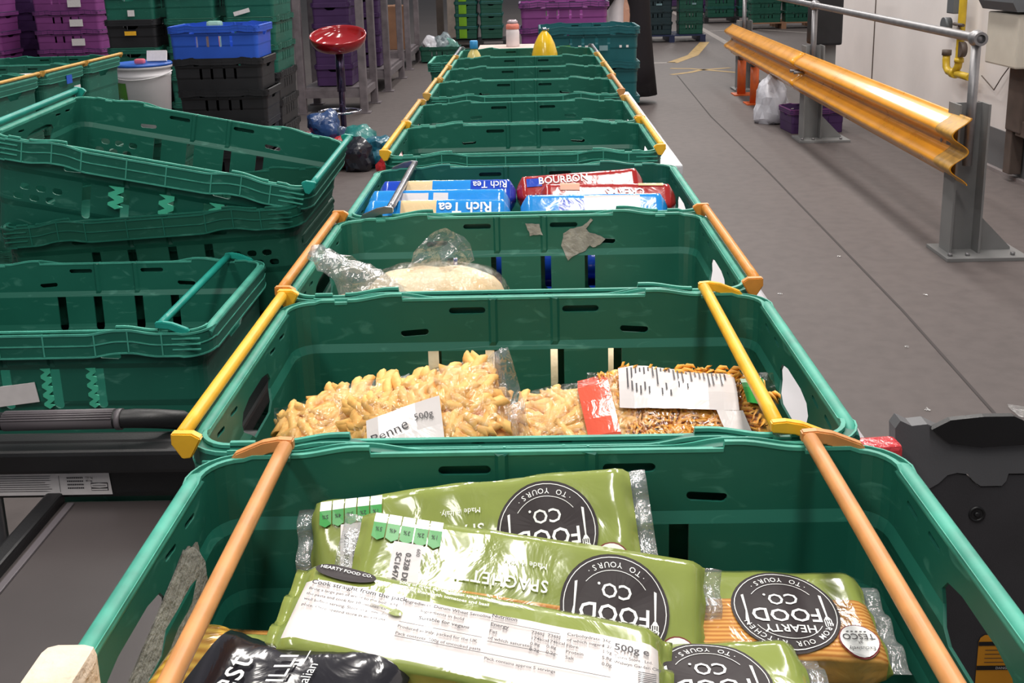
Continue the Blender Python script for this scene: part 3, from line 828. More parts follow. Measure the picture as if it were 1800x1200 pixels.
# the pack lying back side up with its white information panel
def info_pack():
    def reg(x, y, face):
        if face == 'top' and -0.034 < y < 0.020 and -0.122 < x < 0.122: return FWHITE
        return FGREEN
    me, surf = flat_pack_mesh(0.250, 0.082, PT, 31, reg, name='spaghetti_pack', rough=0.0009, fin=0.010)
    t = thing('spaghetti_pack', 'spaghetti pack lying back side up with white information panel and tables of small print', 'pasta pack', group='green spaghetti packs in the nearest crate')
    b = bpy.data.objects.new('wrapper', me); COL.objects.link(b); b.parent = t
    mb = MB(); sf = lambda a, q: surf(a, q-0.0045, 0.0006)
    T = lambda s_, sz, x, y, m=INK, b=0.0: put_text(mb, s_, sz, x, y, sf, m, align='LEFT', bold=b+0.014)
    T('Cook straight from the pack', 0.0058, -0.118, 0.020, b=0.01)
    for i, s_ in enumerate(['Bring a large pan of water to the boil. Add', 'the pasta and cook for 10 minutes. Drain', 'well before serving. Store in a cool, dry', 'place. Once opened store in an airtight']):
        T(s_, 0.0036, -0.118, 0.013-0.0055*i)
    T('Ingredients: Durum Wheat Semolina', 0.0040, -0.052, 0.019, b=0.006); T('ingredients in bold', 0.0040, -0.040, 0.0125)
    T('Suitable for vegans', 0.0046, -0.040, 0.0055, b=0.010); T('Produced in Italy, packed for the UK', 0.0036, -0.052, -0.006)
    T('Pack contents: 500g of uncooked pasta', 0.0036, -0.052, -0.0125); T('Pack contains approx 5 servings', 0.0036, 0.008, -0.0195)
    T('Nutrition', 0.0046, 0.008, 0.021, b=0.01); T('Energy', 0.0046, 0.008, 0.0125, b=0.006); T('Fat', 0.0046, 0.008, 0.0055); T('of which saturates', 0.0040, 0.008, -0.001)
    for i, s_ in enumerate(['736kJ', '174kcal', '0.8g', '0.2g']):
        T(s_, 0.0040, 0.036, 0.0125-0.0055*i); T(s_, 0.0040, 0.047, 0.0125-0.0055*i)
    for i, s_ in enumerate(['Carbohydrate', 'of which sugars', 'Fibre', 'Protein', 'Salt']): T(s_, 0.0040, 0.060, 0.017-0.0055*i)
    for i, s_ in enumerate(['36g', '1.3g', '1.9g', '5.8g', '0.0g']): T(s_, 0.0040, 0.084, 0.017-0.0055*i)
    T('500g e', 0.0088, 0.092, 0.013, b=0.012); T('Tesco Stores Ltd.', 0.0036, 0.092, 0.004); T('Welwyn Garden City', 0.0036, 0.092, -0.001)
    for i in range(11): put_poly(mb, [(0.108, -0.022+0.0016*i), (0.120, -0.022+0.0016*i), (0.120, -0.0212+0.0016*i), (0.108, -0.0212+0.0016*i)], sf, INK)
    for y0, a, b in ((0.0155, 0.008, 0.055), (-0.0045, 0.008, 0.055), (-0.0155, -0.052, 0.09), (-0.002, -0.052, 0.004)):
        put_poly(mb, [(a, y0), (b, y0), (b, y0+0.0005), (a, y0+0.0005)], sf, INK)
    for i, s_ in enumerate(['500g of dried durum wheat spaghetti. Rinse and pat', 'dry and share with tomatoes and basil']): T(s_, 0.0042, -0.060, 0.036-0.0055*i, INKW)
    # little green spoon
    put_poly(mb, [(-0.075, 0.011), (-0.056, 0.006), (-0.055, 0.008), (-0.074, 0.013)], sf, FGREEN)
    put_poly(mb, [(-0.056+0.005*math.cos(a*PI/6), 0.006+0.0035*math.sin(a*PI/6)) for a in range(12)], sf, FGREEN)
    mb.obj('lettering', None, t)
    mb = MB()
    cx, cy, R = -0.098, 0.0315, 0.019
    put_poly(mb, [(cx+R*1.15*math.cos(a*PI/12), cy-0.0015+R*0.40*math.sin(a*PI/12)) for a in range(24)], lambda a, q: surf(a, min(q, 0.0400), 0.0004), INKLOGO)
    put_text(mb, 'HEARTY FOOD CO.', 0.0042, cx, cy, lambda a, q: surf(a, q, 0.0009), INKW, bold=0.01)
    mb.obj('printed_logo', None, t)
    place(t, (-0.028, -0.208, 1.057), (0.252, -0.022, -0.044), (-0.005, -0.083, -0.006), flip=False)
    return t
info_pack()

# ------------------------------------------------------------------ soft bags
def pillow_mesh(L, W, T, seed, regions, name='bag', amp=0.004, nu=30, nv=18, freq=26, topbias=0.5):
    mb = MB(); top = []; bot = []
    def h(a, b): return T/2*(max(0, 1-abs(2*a)**4)**0.6)*(max(0, 1-abs(2*b)**3.2)**0.6)
    def P(a, b, sgn):
        n = noise.noise(Vector((a*L*freq+seed*3.7, b*W*freq, sgn*2+seed)))
        wv = 1-0.06*math.sin(a*9+seed)
        z = sgn*(h(a, b)+amp*n*(0.3 if abs(a) > .45 or abs(b) > .46 else 1))
        return (a*L, b*W*wv+amp*.5*noise.noise(Vector((a*20+seed, b*9, 1))), z)
    for sgn in (1, -1):
        R = [[mb.bm.verts.new(P(-.5+i/nu, -.5+j/nv, sgn)) for j in range(nv+1)] for i in range(nu+1)]
        for i in range(nu):
            for j in range(nv):
                f = mb.bm.faces.new((R[i][j], R[i+1][j], R[i+1][j+1], R[i][j+1])); f.smooth = True
                f.material_index = mb.mi(regions((-.5+(i+.5)/nu)*L, (-.5+(j+.5)/nv)*W, sgn))
    bmesh.ops.remove_doubles(mb.bm, verts=list(mb.bm.verts), dist=1e-4)
    bmesh.ops.recalc_face_normals(mb.bm, faces=list(mb.bm.faces))
    me = bpy.data.meshes.new(name); mb.bm.to_mesh(me); mb.bm.free()
    for q in mb.mats: me.materials.append(q)
    return me, (lambda a, b, hh=0.0: Vector(P(a/L, b/W, 1))+Vector((0, 0, 0.0014+hh)))

def penne_piece(mb, c, d, L=0.037, r=0.0057, m=None):
    d = Vector(d).normalized(); c = Vector(c)
    a = d.cross(Vector((0, 0, 1)) if abs(d.z) < .9 else Vector((1, 0, 0))).normalized(); b = d.cross(a)
    n = 8; rings = []
    for s_, sh in ((-1, 0.004), (1, 0.004)):
        for rr_ in (r, r*0.68):
            rings.append([mb.bm.verts.new(c+d*(s_*L/2+sh*math.cos(2*PI*j/n))+a*(rr_*math.cos(2*PI*j/n))+b*(rr_*math.sin(2*PI*j/n))) for j in range(n)])
    for j in range(n):
        k = (j+1) % n
        for x, y in ((0, 2), (3, 1), (1, 0), (2, 3)):
            f = mb.bm.faces.new((rings[x][j], rings[x][k], rings[y][k], rings[y][j])); f.smooth = x in (0, 3)
def fusilli_piece(mb, c, d, L=0.042, r=0.0074):
    d = Vector(d).normalized(); c = Vector(c)
    a = d.cross(Vector((0, 0, 1)) if abs(d.z) < .9 else Vector((1, 0, 0))).normalized(); b = d.cross(a)
    for ph in (0, 2*PI/3, 4*PI/3):
        prev = None
        for i in range(15):
            t = i/14; ang = ph+t*2*PI*2.1
            p = c+d*(L*(t-.5)); e = a*math.cos(ang)+b*math.sin(ang); e2 = a*math.cos(ang+0.8)+b*math.sin(ang+0.8)
            cur = [mb.bm.verts.new(p), mb.bm.verts.new(p+e*r), mb.bm.verts.new(p+e2*r*0.8)]
            if prev:
                for x, y in ((0, 1), (1, 2), (2, 0)):
                    f = mb.bm.faces.new((prev[x], prev[y], cur[y], cur[x])); f.smooth = True
            prev = cur
def crumple(name, parent, pts_fn, nu, nv, m):
    mb = MB()
    R = [[mb.bm.verts.new(pts_fn(i/nu, j/nv)) for j in range(nv+1)] for i in range(nu+1)]
    for i in range(nu):
        for j in range(nv):
            f = mb.bm.faces.new((R[i][j], R[i+1][j], R[i+1][j+1], R[i][j+1])); f.smooth = (i+j) % 3 > 0
    return mb.obj(name, m, parent)
def bag_of_pasta(name, label, L, W, T, seed, kind, loc, rot, n=150, m=PASTA, extra=None, cat='pasta bag', group=None):
    t = thing(name, label, cat, loc, 0, group); t.rotation_euler = rot
    me, surf = pillow_mesh(L, W, T, seed, lambda a, b, s_: FILM, 'film', amp=0.003)
    o = bpy.data.objects.new('film_bag', me); COL.objects.link(o); o.parent = t
    R = random.Random(seed); mb = MB()
    core, _ = pillow_mesh(L*0.90, W*0.86, T*0.62, seed+1, lambda a, b, s_: m, 'core', amp=0.003)
    mb.mesh([v.co.copy() for v in core.vertices], [tuple(p.vertices) for p in core.polygons], m, True)
    for i in range(n):
        a, b = R.uniform(-.41, .41), R.uniform(-.39, .39)
        h = T/2*(max(0, 1-abs(2*a)**4)**0.6)*(max(0, 1-abs(2*b)**3.2)**0.6)
        z = (h-0.0085)*R.choice((1, 1, 1, -1)); z += R.uniform(-0.002, 0.0)
        d = Vector((R.uniform(-1, 1), R.uniform(-1, 1), 0)).normalized(); g_ = 0.012/T*0.5; d.z = -(abs(a) > .3)*g_*d.x*(1 if a > 0 else -1)*abs(a)*2*(1 if z > 0 else -1)-(abs(b) > .25)*g_*d.y*(1 if b > 0 else -1)*abs(b)*2*(1 if z > 0 else -1)
        (penne_piece if kind == 'penne' else fusilli_piece)(mb, (a*L, b*W, z), d)
    bmesh.ops.recalc_face_normals(mb.bm, faces=list(mb.bm.faces))
    q = mb.obj('pasta_filling', m, t); q['kind'] = 'stuff'
    if extra: extra(t, surf)
    return t
def lab_patch(t, surf, x0, x1, y0, y1, m, h=0.001, nx=6, ny=5, name='label', skew=0.0):
    mb = MB()
    for i in range(nx):
        for j in range(ny):
            f = [(x0+(x1-x0)*(i+p)/nx, y0+(y1-y0)*(j+q)/ny) for p, q in ((0, 0), (1, 0), (1, 1), (0, 1))]
            mb.poly([surf(a+skew*b, b, h) for a, b in f], m, True)
    return mb.obj(name, m, t)
# penne bag, tall end to the right
def ex_penne(t, surf):
    lab_patch(t, surf, -0.055, 0.022, -0.056, 0.012, FWHITE, 0.0015, name='paper_label', skew=0.1)
    mb = MB(); sf = lambda a, b: surf(a, b, 0.0035)
    put_text(mb, 'Penne', 0.016, -0.032, -0.010, sf, INK, rot=0.15); put_text(mb, '500g', 0.010, 0.004, -0.004, sf, INK)
    put_text(mb, 'Pasta', 0.009, -0.032, -0.032, sf, mat('yellow_ink', (236, 216, 90), 0.5), rot=0.1)
    mb.obj('lettering', None, t)
    def tip(a, b):
        n = noise.noise(Vector((a*6, b*5, 9.1)))
        return (0.078+0.022*b+0.006*n, -0.050+0.105*a+0.004*n, 0.004+0.012*n+0.02*b*math.sin(a*9))
    crumple('film_seal', t, tip, 12, 5, FILMW)
bag_of_pasta('penne_bag', 'clear bag of penne standing tilted with white paper label, left half of the crate', 0.175, 0.115, 0.058, 41, 'penne',
             (-0.092, 0.135, 1.052), (math.radians(38), math.radians(-16), math.radians(4)), n=190, extra=ex_penne, group='pasta bags in the second crate')
bag_of_pasta('penne_bag', 'clear bag of penne lying low at the far left end of the crate', 0.15, 0.12, 0.05, 42, 'penne',
             (-0.180, 0.165, 1.030), (math.radians(28), math.radians(-12), math.radians(8)),
             extra=lambda t, s: lab_patch(t, s, -0.02, 0.045, -0.045, -0.02, FWHITE, 0.0015, name='paper_label'), group='pasta bags in the second crate')
def ex_mid(t, surf):
    lab_patch(t, surf, 0.030, 0.062, -0.052, 0.054, FREDL, 0.0015, name='red_band')
bag_of_pasta('penne_bag', 'clear bag of penne with coral red band in the middle of the crate', 0.16, 0.11, 0.045, 43, 'penne',
             (0.040, 0.150, 1.036), (math.radians(30), math.radians(-15), math.radians(0)), extra=ex_mid, group='pasta bags in the second crate')
def ex_fus(t, surf):
    lab_patch(t, surf, -0.066, 0.052, 0.002, 0.054, FWHITE, 0.0022, name='paper_label', nx=8)
    lab_patch(t, surf, 0.030, 0.056, -0.050, 0.002, FWHITE, 0.0022, name='paper_label', nx=3, skew=-0.3)
    lab_patch(t, surf, 0.062, 0.086, 0.012, 0.044, INKG, 0.0024, name='green_band', nx=3, skew=-0.1)
    mb = MB(); sf = lambda a, b: surf(a, b, 0.004)
    R = random.Random(5)
    for i in range(24):
        x = -0.058+0.0043*i; ln = R.uniform(0.012, 0.034)*(1 if i < 15 else 0.6)
        put_poly(mb, [(x, 0.049-ln), (x+0.0016, 0.049-ln), (x+0.0016, 0.049), (x, 0.049)], sf, INK)
    mb.obj('small_print', INK, t)
bag_of_pasta('fusilli_bag', 'clear bag of fusilli with white back label and green band, beside the yellow bar', 0.195, 0.118, 0.055, 44, 'fusilli',
             (0.166, 0.150, 1.043), (math.radians(38), math.radians(2), math.radians(-2)), n=150, m=PASTA2, extra=ex_fus, group='pasta bags in the second crate')
for i, (x, y, z, a) in enumerate([(-0.16, 0.1, 0.925, 0.1), (0.06, 0.12, 0.925, -0.1), (0.18, 0.27, 0.925, 0.2), (-0.1, 0.29, 0.925, 0.0), (-0.15, 0.16, 0.975, 0.4), (0.03, 0.17, 0.98, 0.2), (0.17, 0.17, 0.985, -0.2)]):
    me, _ = pillow_mesh(0.17, 0.12, 0.055, 60+i, lambda a_, b_, s_: FYEL, 'wrapper', amp=0.003)
    o = bpy.data.objects.new('pasta_bag', me); COL.objects.link(o); o.location = (x, y, z); o.rotation_euler = (0, 0, a)
    tag(o, 'pasta bag buried at the bottom of the second crate', 'pasta bag', 'buried pasta bags')

# black fusilli bag, nearest crate, bottom left
def black_bag():
    t = thing('fusilli_bag', 'black fusilli bag with white script lettering, lower left of the nearest crate', 'pasta bag', (-0.163, -0.292, 1.052))
    t.rotation_euler = (math.radians(12), 0, math.radians(-14))
    def reg(x, y, s_):
        if s_ > 0 and x < -0.048: return FYEL
        if y > 0.082: return FYEL
        return FBLACK
    me, surf = pillow_mesh(0.165, 0.16, 0.050, 71, reg, 'wrapper', amp=0.003, nu=36, nv=26)
    o = bpy.data.objects.new('wrapper', me); COL.objects.link(o); o.parent = t
    mb = MB(); sf = lambda a, b: surf(a, b, 0.001)
    put_text(mb, 'FUSILLI', 0.017, 0.012, 0.030, sf, INKW, rot=PI/2)
    put_text(mb, 'finest', 0.026, -0.018, 0.020, sf, INKW, rot=PI/2)
    put_text(mb, 'Italian', 0.009, 0.030, 0.038, sf, INKW, rot=PI/2)
    put_poly(mb, [(0.0215, 0.0), (0.0222, 0.0), (0.0222, 0.06), (0.0215, 0.06)], sf, INKW)
    mb.obj('lettering', INKW, t)
    mb = MB()
    for k in range(5):
        pts = [surf(-0.02+0.09*math.cos(a)*0.6+0.02, -0.045+(0.008+0.006*k)*math.sin(a*2+k), 0.001) for a in [PI*i/10 for i in range(11)]]
        mb.tube(pts, 0.0006, n=5)
    mb.obj('line_drawing', INKW, t)
black_bag()

# ------------------------------------------------------------------ bread bags in the third crate
def loaf_mesh(L, W, Hh, seed):
    mb = MB(); nu, nv = 22, 16
    R = []
    for i in range(nu+1):
        a = -1+2*i/nu; r = max(0.02, (1-abs(a)**3.2))**0.5
        R.append([mb.bm.verts.new((a*L/2, math.cos(2*PI*j/nv)*W/2*r+0.006*noise.noise(Vector((a*3, j, seed))),
                                   max(-0.35, math.sin(2*PI*j/nv))*Hh*0.72*r+0.006*noise.noise(Vector((a*4+seed, j*.5, 3))))) for j in range(nv)])
    for i in range(nu):
        for j in range(nv):
            f = mb.bm.faces.new((R[i][j], R[i+1][j], R[i+1][(j+1) % nv], R[i][(j+1) % nv])); f.smooth = True
    for q in (R[0][::-1], R[-1]): mb.bm.faces.new(q)
    return mb
t = thing('bagged_loaf', 'pale bread loaf in a clear bag whose film peak stands up in the middle', 'bread', (-0.122, 0.555, 1.030), 0.03)
loaf_mesh(0.205, 0.115, 0.082, 1).obj('loaf', BREAD, t)
mb = loaf_mesh(0.222, 0.13, 0.092, 2); mb.obj('bag', FILM, t)
def pk(a, b):
    x = -0.045+0.085*a; top = 0.066*(max(0, math.sin(PI*min(1, a*0.98+0.01))))**0.5*(0.70+0.42*a)
    n = noise.noise(Vector((a*5, b*4, 2.2)))
    return (x+0.010*n+0.012*b, 0.014*math.sin(a*14)*(1-b)+0.018*n, 0.052+top*b*1.02)
crumple('film_peak', t, pk, 14, 8, FILMW)
t = thing('bagged_loaf', 'clear bag neck reaching up to the orange bar at the left of the bread', 'bread', (-0.222, 0.520, 1.010), 0.25)
loaf_mesh(0.12, 0.10, 0.075, 4).obj('loaf', BREAD, t)
def nk(a, b):
    w_ = 0.012+0.034*(1-a)**0.8
    ang = b*2*PI
    n = noise.noise(Vector((a*6, b*7, 5.2)))
    x = 0.030-0.085*a; z = 0.040+0.085*a**0.8
    return (x+w_*math.cos(ang)*0.9+0.008*n, -0.02+w_*math.sin(ang)+0.008*n, z+0.012*math.cos(ang)*(1-a)+0.006*n)
crumple('bag_neck', t, nk, 12, 14, FILMW)
mb = MB(); mb.tube([(-0.062, -0.03, 0.118), (-0.056, -0.02, 0.128), (-0.048, -0.01, 0.124)], 0.007, n=8); mb.obj('bag_knot', FILMW, t)
for i, (x, y, z, a) in enumerate([(-0.15, 0.66, 0.925, 0.1), (-0.12, 0.53, 0.925, -0.1), (0.10, 0.64, 0.925, 0.2), (0.10, 0.51, 0.925, 0.0), (-0.13, 0.57, 0.975, 0.1)]):
    o = loaf_mesh(0.21, 0.12, 0.08, 10+i).obj('bagged_loaf', BREAD); o.location = (x, y, z+0.005); o.rotation_euler = (0, 0, a)
    tag(o, 'pale loaf at the bottom of the third crate, partly seen through the slots', 'bread', 'loaves at the bottom of the bread crate')

# ------------------------------------------------------------------ biscuits in the fourth crate
def biscuit(label, c, along, seed, reg, L=0.235, r=0.0265, texts=(), patches=(), boxy=5, name='biscuit_packet'):
    mb = MB(); nv = 48
    xs = [-L/2-0.010, -L/2-0.006, -L/2, -L/2+0.003]+[-L/2+0.003+(L-0.006)*i/26 for i in range(1, 27)]+[L/2, L/2+0.006, L/2+0.010]
    rings = []
    def rad(x, th):
        e = L/2-abs(x)
        k = 1 if e > 0.002 else (0.9 if e > -0.001 else (0.6 if e > -0.007 else 0.35))
        rr_ = r*k*(1+0.02*noise.noise(Vector((x*60, th*2, seed))))
        tq = th-PI/4; sq = (abs(math.cos(tq))**boxy+abs(math.sin(tq))**boxy)**(-1/boxy)
        return rr_*sq
    boxy_ = boxy
    for x in xs:
        rings.append([mb.bm.verts.new((x, rad(x, 2*PI*j/nv)*math.cos(2*PI*j/nv), rad(x, 2*PI*j/nv)*math.sin(2*PI*j/nv))) for j in range(nv)])
    for i in range(len(xs)-1):
        for j in range(nv):
            k = (j+1) % nv
            f = mb.bm.faces.new((rings[i][j], rings[i+1][j], rings[i+1][k], rings[i][k])); f.smooth = True
            f.material_index = mb.mi(reg((xs[i]+xs[i+1])/2, (2*PI*(j+.5)/nv)))
    for q in (rings[0][::-1], rings[-1]): mb.bm.faces.new(q)
    t = thing(name, label, 'biscuits', group='biscuit packets in the fourth crate')
    mb.obj('wrapper', None, t)
    def surf(a, b, h=0.0007):           # b = arc length from the +z line towards -y
        th = PI/2+b/r; q = rad(a, th)+h+0.0012
        return (a, q*math.cos(th), q*math.sin(th))
    mb = MB()
    for (s_, sz, x, b, m, rot, bold) in texts: put_text(mb, s_, sz, x, b, lambda a, q: surf(a, -q), m, rot, bold=bold)
    for (x0, x1, b0, b1, m) in patches:
        for i in range(4):
            mb.poly([surf(x0, b0+(b1-b0)*i/4, 0.0003), surf(x1, b0+(b1-b0)*i/4, 0.0003), surf(x1, b0+(b1-b0)*(i+1)/4, 0.0003), surf(x0, b0+(b1-b0)*(i+1)/4, 0.0003)], m)
    if texts or patches: mb.obj('print', None, t)
    else: mb.bm.free()
    d = Vector(along).normalized(); ey = Vector((0, 1, 0)); ey = (ey-d*ey.dot(d)).normalized(); n = d.cross(ey)
    t.matrix_world = Matrix(((d.x, ey.x, n.x, c[0]), (d.y, ey.y, n.y, c[1]), (d.z, ey.z, n.z, c[2]), (0, 0, 0, 1)))
    return t
# b>0 in the lists below runs from the crown of the roll towards the camera
def surfbands(*bands, default=FBLUE):
    def f(x, th):
        d = (math.degrees(th)-90+180) % 360-180      # 0 at crown, + towards -y
        for x0, x1, d0, d1, m in bands:
            if x0 < x < x1 and d0 < d < d1: return m
        return default
    return f
biscuit('dark blue biscuit roll at the back with cream and light blue swoosh', (-0.140, 1.030, 1.076), (1, 0, -0.005), 1,
        surfbands((-0.075, -0.03, -10, 50, FCREAM), (-0.03, 0.04, -10, 50, FCYAN)), texts=[('Rich Tea', 0.018, 0.080, -0.012, INKW, PI, 0.01)])
biscuit('bright blue biscuit roll in the middle with pale information panel', (-0.150, 0.965, 1.073), (1, 0, -0.005), 2,
        surfbands((-0.075, -0.015, 12, 80, FWHITE), (-0.012, 0.015, 12, 80, FWHITE), default=FCYAN))
biscuit('front blue biscuit roll printed Rich Tea upside down', (-0.148, 0.900, 1.070), (1, 0, -0.008), 3,
        surfbands((-0.065, 0.0, -20, 60, FCREAM), default=FCYAN), texts=[('Rich Tea', 0.026, 0.050, -0.016, INKW, PI, 0.02)])
def redreg(x, th): return FRED
biscuit('red biscuit packet at the back printed BOURBON with blue oval', (0.106, 1.040, 1.082), (1, 0.03, 0.05), 4, redreg, L=0.215, r=0.0275, boxy=5,
        texts=[('BOURBON', 0.019, -0.030, -0.014, INKW, 0, 0.02)], patches=[(-0.098, -0.070, 0.008, 0.024, FBLUE)])
biscuit('red biscuit packet printed CREAMS upside down in front of the other red one', (0.152, 0.980, 1.073), (1, 0, -0.02), 5, redreg, L=0.225, r=0.0275, boxy=5,
        texts=[('CREAMS', 0.019, 0.030, -0.017, INKW, PI, 0.02), ('BOURBON', 0.019, 0.015, -0.036, INKW, PI, 0.02)],
        patches=[(-0.085, -0.050, 0.000, 0.014, mat('peach_sticker', (230, 170, 140), 0.5)), (0.055, 0.10, -0.006, 0.006, FCREAM)])
biscuit('light blue biscuit roll lying in front of the red packets', (0.124, 0.915, 1.071), (1, 0, -0.008), 6,
        surfbands((-0.02, 0.075, 10, 85, FWHITE), (-0.06, -0.02, 25, 80, FBLUE), default=FCYAN))
for i, (x, y, z) in enumerate([(-0.14, 0.87, 0.922), (-0.14, 0.935, 0.922), (-0.14, 1.0, 0.922), (-0.14, 1.065, 0.922), (0.13, 0.87, 0.922), (0.13, 0.935, 0.922), (0.13, 1.0, 0.922), (0.13, 1.065, 0.922),
                                (-0.14, 0.9, 0.985), (-0.14, 0.97, 0.99), (-0.14, 1.04, 1.0), (0.13, 0.9, 0.985), (0.13, 0.97, 0.99), (0.13, 1.04, 1.0)]):
    mb = MB(); mb.tube([(-0.118, 0, 0), (-0.112, 0, 0), (0.112, 0, 0), (0.118, 0, 0)], [0.02, 0.0295, 0.0295, 0.02], n=16)
    o = mb.obj('biscuit_packet', FBLUE if i % 3 else FRED); o.location = (x, y, z)
    tag(o, 'blue or red biscuit roll buried in the lower layers of the fourth crate', 'biscuits', 'buried biscuit rolls')

# ------------------------------------------------------------------ things in the farthest crate
t = thing('yellow_pouch', 'bright yellow cone shaped pouch with silver knot in the farthest crate', 'pouch', (0.084, 3.62, 0.892))
mb = MB(); mb.lathe([(0.034, 0), (0.052, 0.01), (0.060, 0.06), (0.062, 0.10), (0.060, 0.16), (0.055, 0.205), (0.044, 0.245), (0.028, 0.278), (0.014, 0.295), (0.009, 0.300)]); mb.obj('pouch_body', mat('glossy_yellow_plastic', (250, 196, 20), 0.25, coat=0.6, bump=0.4, bscale=30), t)
mb = MB(); mb.lathe([(0.008, 0.298), (0.013, 0.303), (0.013, 0.309), (0.006, 0.314)], n=12); mb.tube([(0.013, 0, 0.304), (0.020, 0, 0.309), (0.016, 0, 0.300)], 0.003, n=6); mb.obj('knot', CHROME, t)
t = thing('squeeze_bottle', 'yellowish bottle with bright blue cap in the farthest crate', 'bottle', (-0.223, 3.62, 0.892))
mb = MB(); mb.lathe([(0.030, 0), (0.036, 0.005), (0.036, 0.16), (0.034, 0.185), (0.024, 0.212), (0.014, 0.226), (0.012, 0.232)]); mb.obj('bottle_body', mat('pale_yellow_liquid', (226, 206, 130), 0.2, coat=0.5), t)
mb = MB(); mb.lathe([(0.0165, 0.230), (0.0175, 0.232), (0.0175, 0.262), (0.015, 0.265)]); mb.obj('cap', mat('sky_blue_cap', (60, 150, 210), 0.35), t)

# ------------------------------------------------------------------ crates left of the row
BG = [GREEN, TEALR]
A = crate('green crate with teal bars beside the black cart, one bar swung inwards', (-0.800, 0.90, 0.945-CH), ((None, None), ('in', TEAL)), cat='crate')
def ladder(parent, xs, top, bot, y=-CB+0.002, zig=4, hw=0.0085):
    for x in xs:
        mb = MB(); h = (top-bot)/zig
        pts = []
        for i in range(zig):
            z = top-h*i; pts += [(x+hw, z), (x+hw, z-h*0.45), (x+hw*0.1, z-h*0.85)]
        pts += [(x+hw, bot), (x, bot-0.006), (x-hw, bot)]
        for i in reversed(range(zig)):
            z = top-h*i; pts += [(x-hw, z-h*0.75), (x-hw*0.1, z-h*0.40), (x-hw, z-h*0.05)]
        mb.prism(pts, y-0.0015, y+0.0005, 'y'); mb.obj('slot_grille', TEALB, parent)
ladder(A, (0.100, 0.026), CH-0.064, CH-0.128, y=-CB+0.0025)
mb = MB()
mb.box((-0.026, -CB+0.0005, CH-0.108), (0.07, 0.0015, 0.034), rot=Matrix.Rotation(-0.12, 3, 'Y')); mb.obj('paper_label', PAPER, A)
table(-1.12, -0.49, 0.70, 1.11, 0.945-CH-0.001, 'low black table under the teal barred green crate', m=BLACKP)
def tilt(label, corner_r, corner_l, ymid, dz, **k): pass
# vented crate on top: left end high, right end low
angB = math.atan2(1.205-1.085, 0.60)
Bc = crate('large vented green crate with teal bars tilted on top of the left stack', (0, 0, 0), (('out', TEAL), ('out', TEAL)), variant='vented')
Bc.matrix_world = Matrix.Translation((-0.722, 1.318, 1.152)) @ Matrix.Rotation(angB, 4, 'Y') @ Matrix.Rotation(0.05, 4, 'X') @ Matrix.Scale(1.07, 4) @ Matrix.Translation((0, 0, -CH))
ladder(Bc, (-0.055, 0.038, 0.130), CH-0.060, CH-0.098, y=-CB-0.003, zig=2, hw=0.014)
B2 = crate('dark green crate nested askew directly beneath the vented crate', (0, 0, 0), ((None, None), (None, None)), variant='vented', mats=[DGREEN, GREEN])
B2.matrix_world = Matrix.Translation((-0.735, 1.285, 1.035)) @ Matrix.Rotation(-0.055, 4, 'Y') @ Matrix.Translation((0, 0, -CH))
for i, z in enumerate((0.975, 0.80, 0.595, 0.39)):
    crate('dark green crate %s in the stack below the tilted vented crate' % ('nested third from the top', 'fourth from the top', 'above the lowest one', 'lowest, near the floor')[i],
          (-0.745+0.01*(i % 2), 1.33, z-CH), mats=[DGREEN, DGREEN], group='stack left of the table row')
mb = MB(); mb.box((0, 0, 0.12), (0.60, 0.40, 0.10), bev=0.01)
for a in (-.22, .22):
    for b in (-.13, .13): mb.tube([(a-0.015, b, 0.04), (a+0.015, b, 0.04)], 0.04, n=14); mb.box((a, b, 0.08), (0.03, 0.03, 0.03))
o = mb.obj('wheeled_dolly', BLACKP); o.location = (-0.745, 1.33, 0.004); tag(o, 'black wheeled dolly under the left stack of dark green crates', 'dolly')

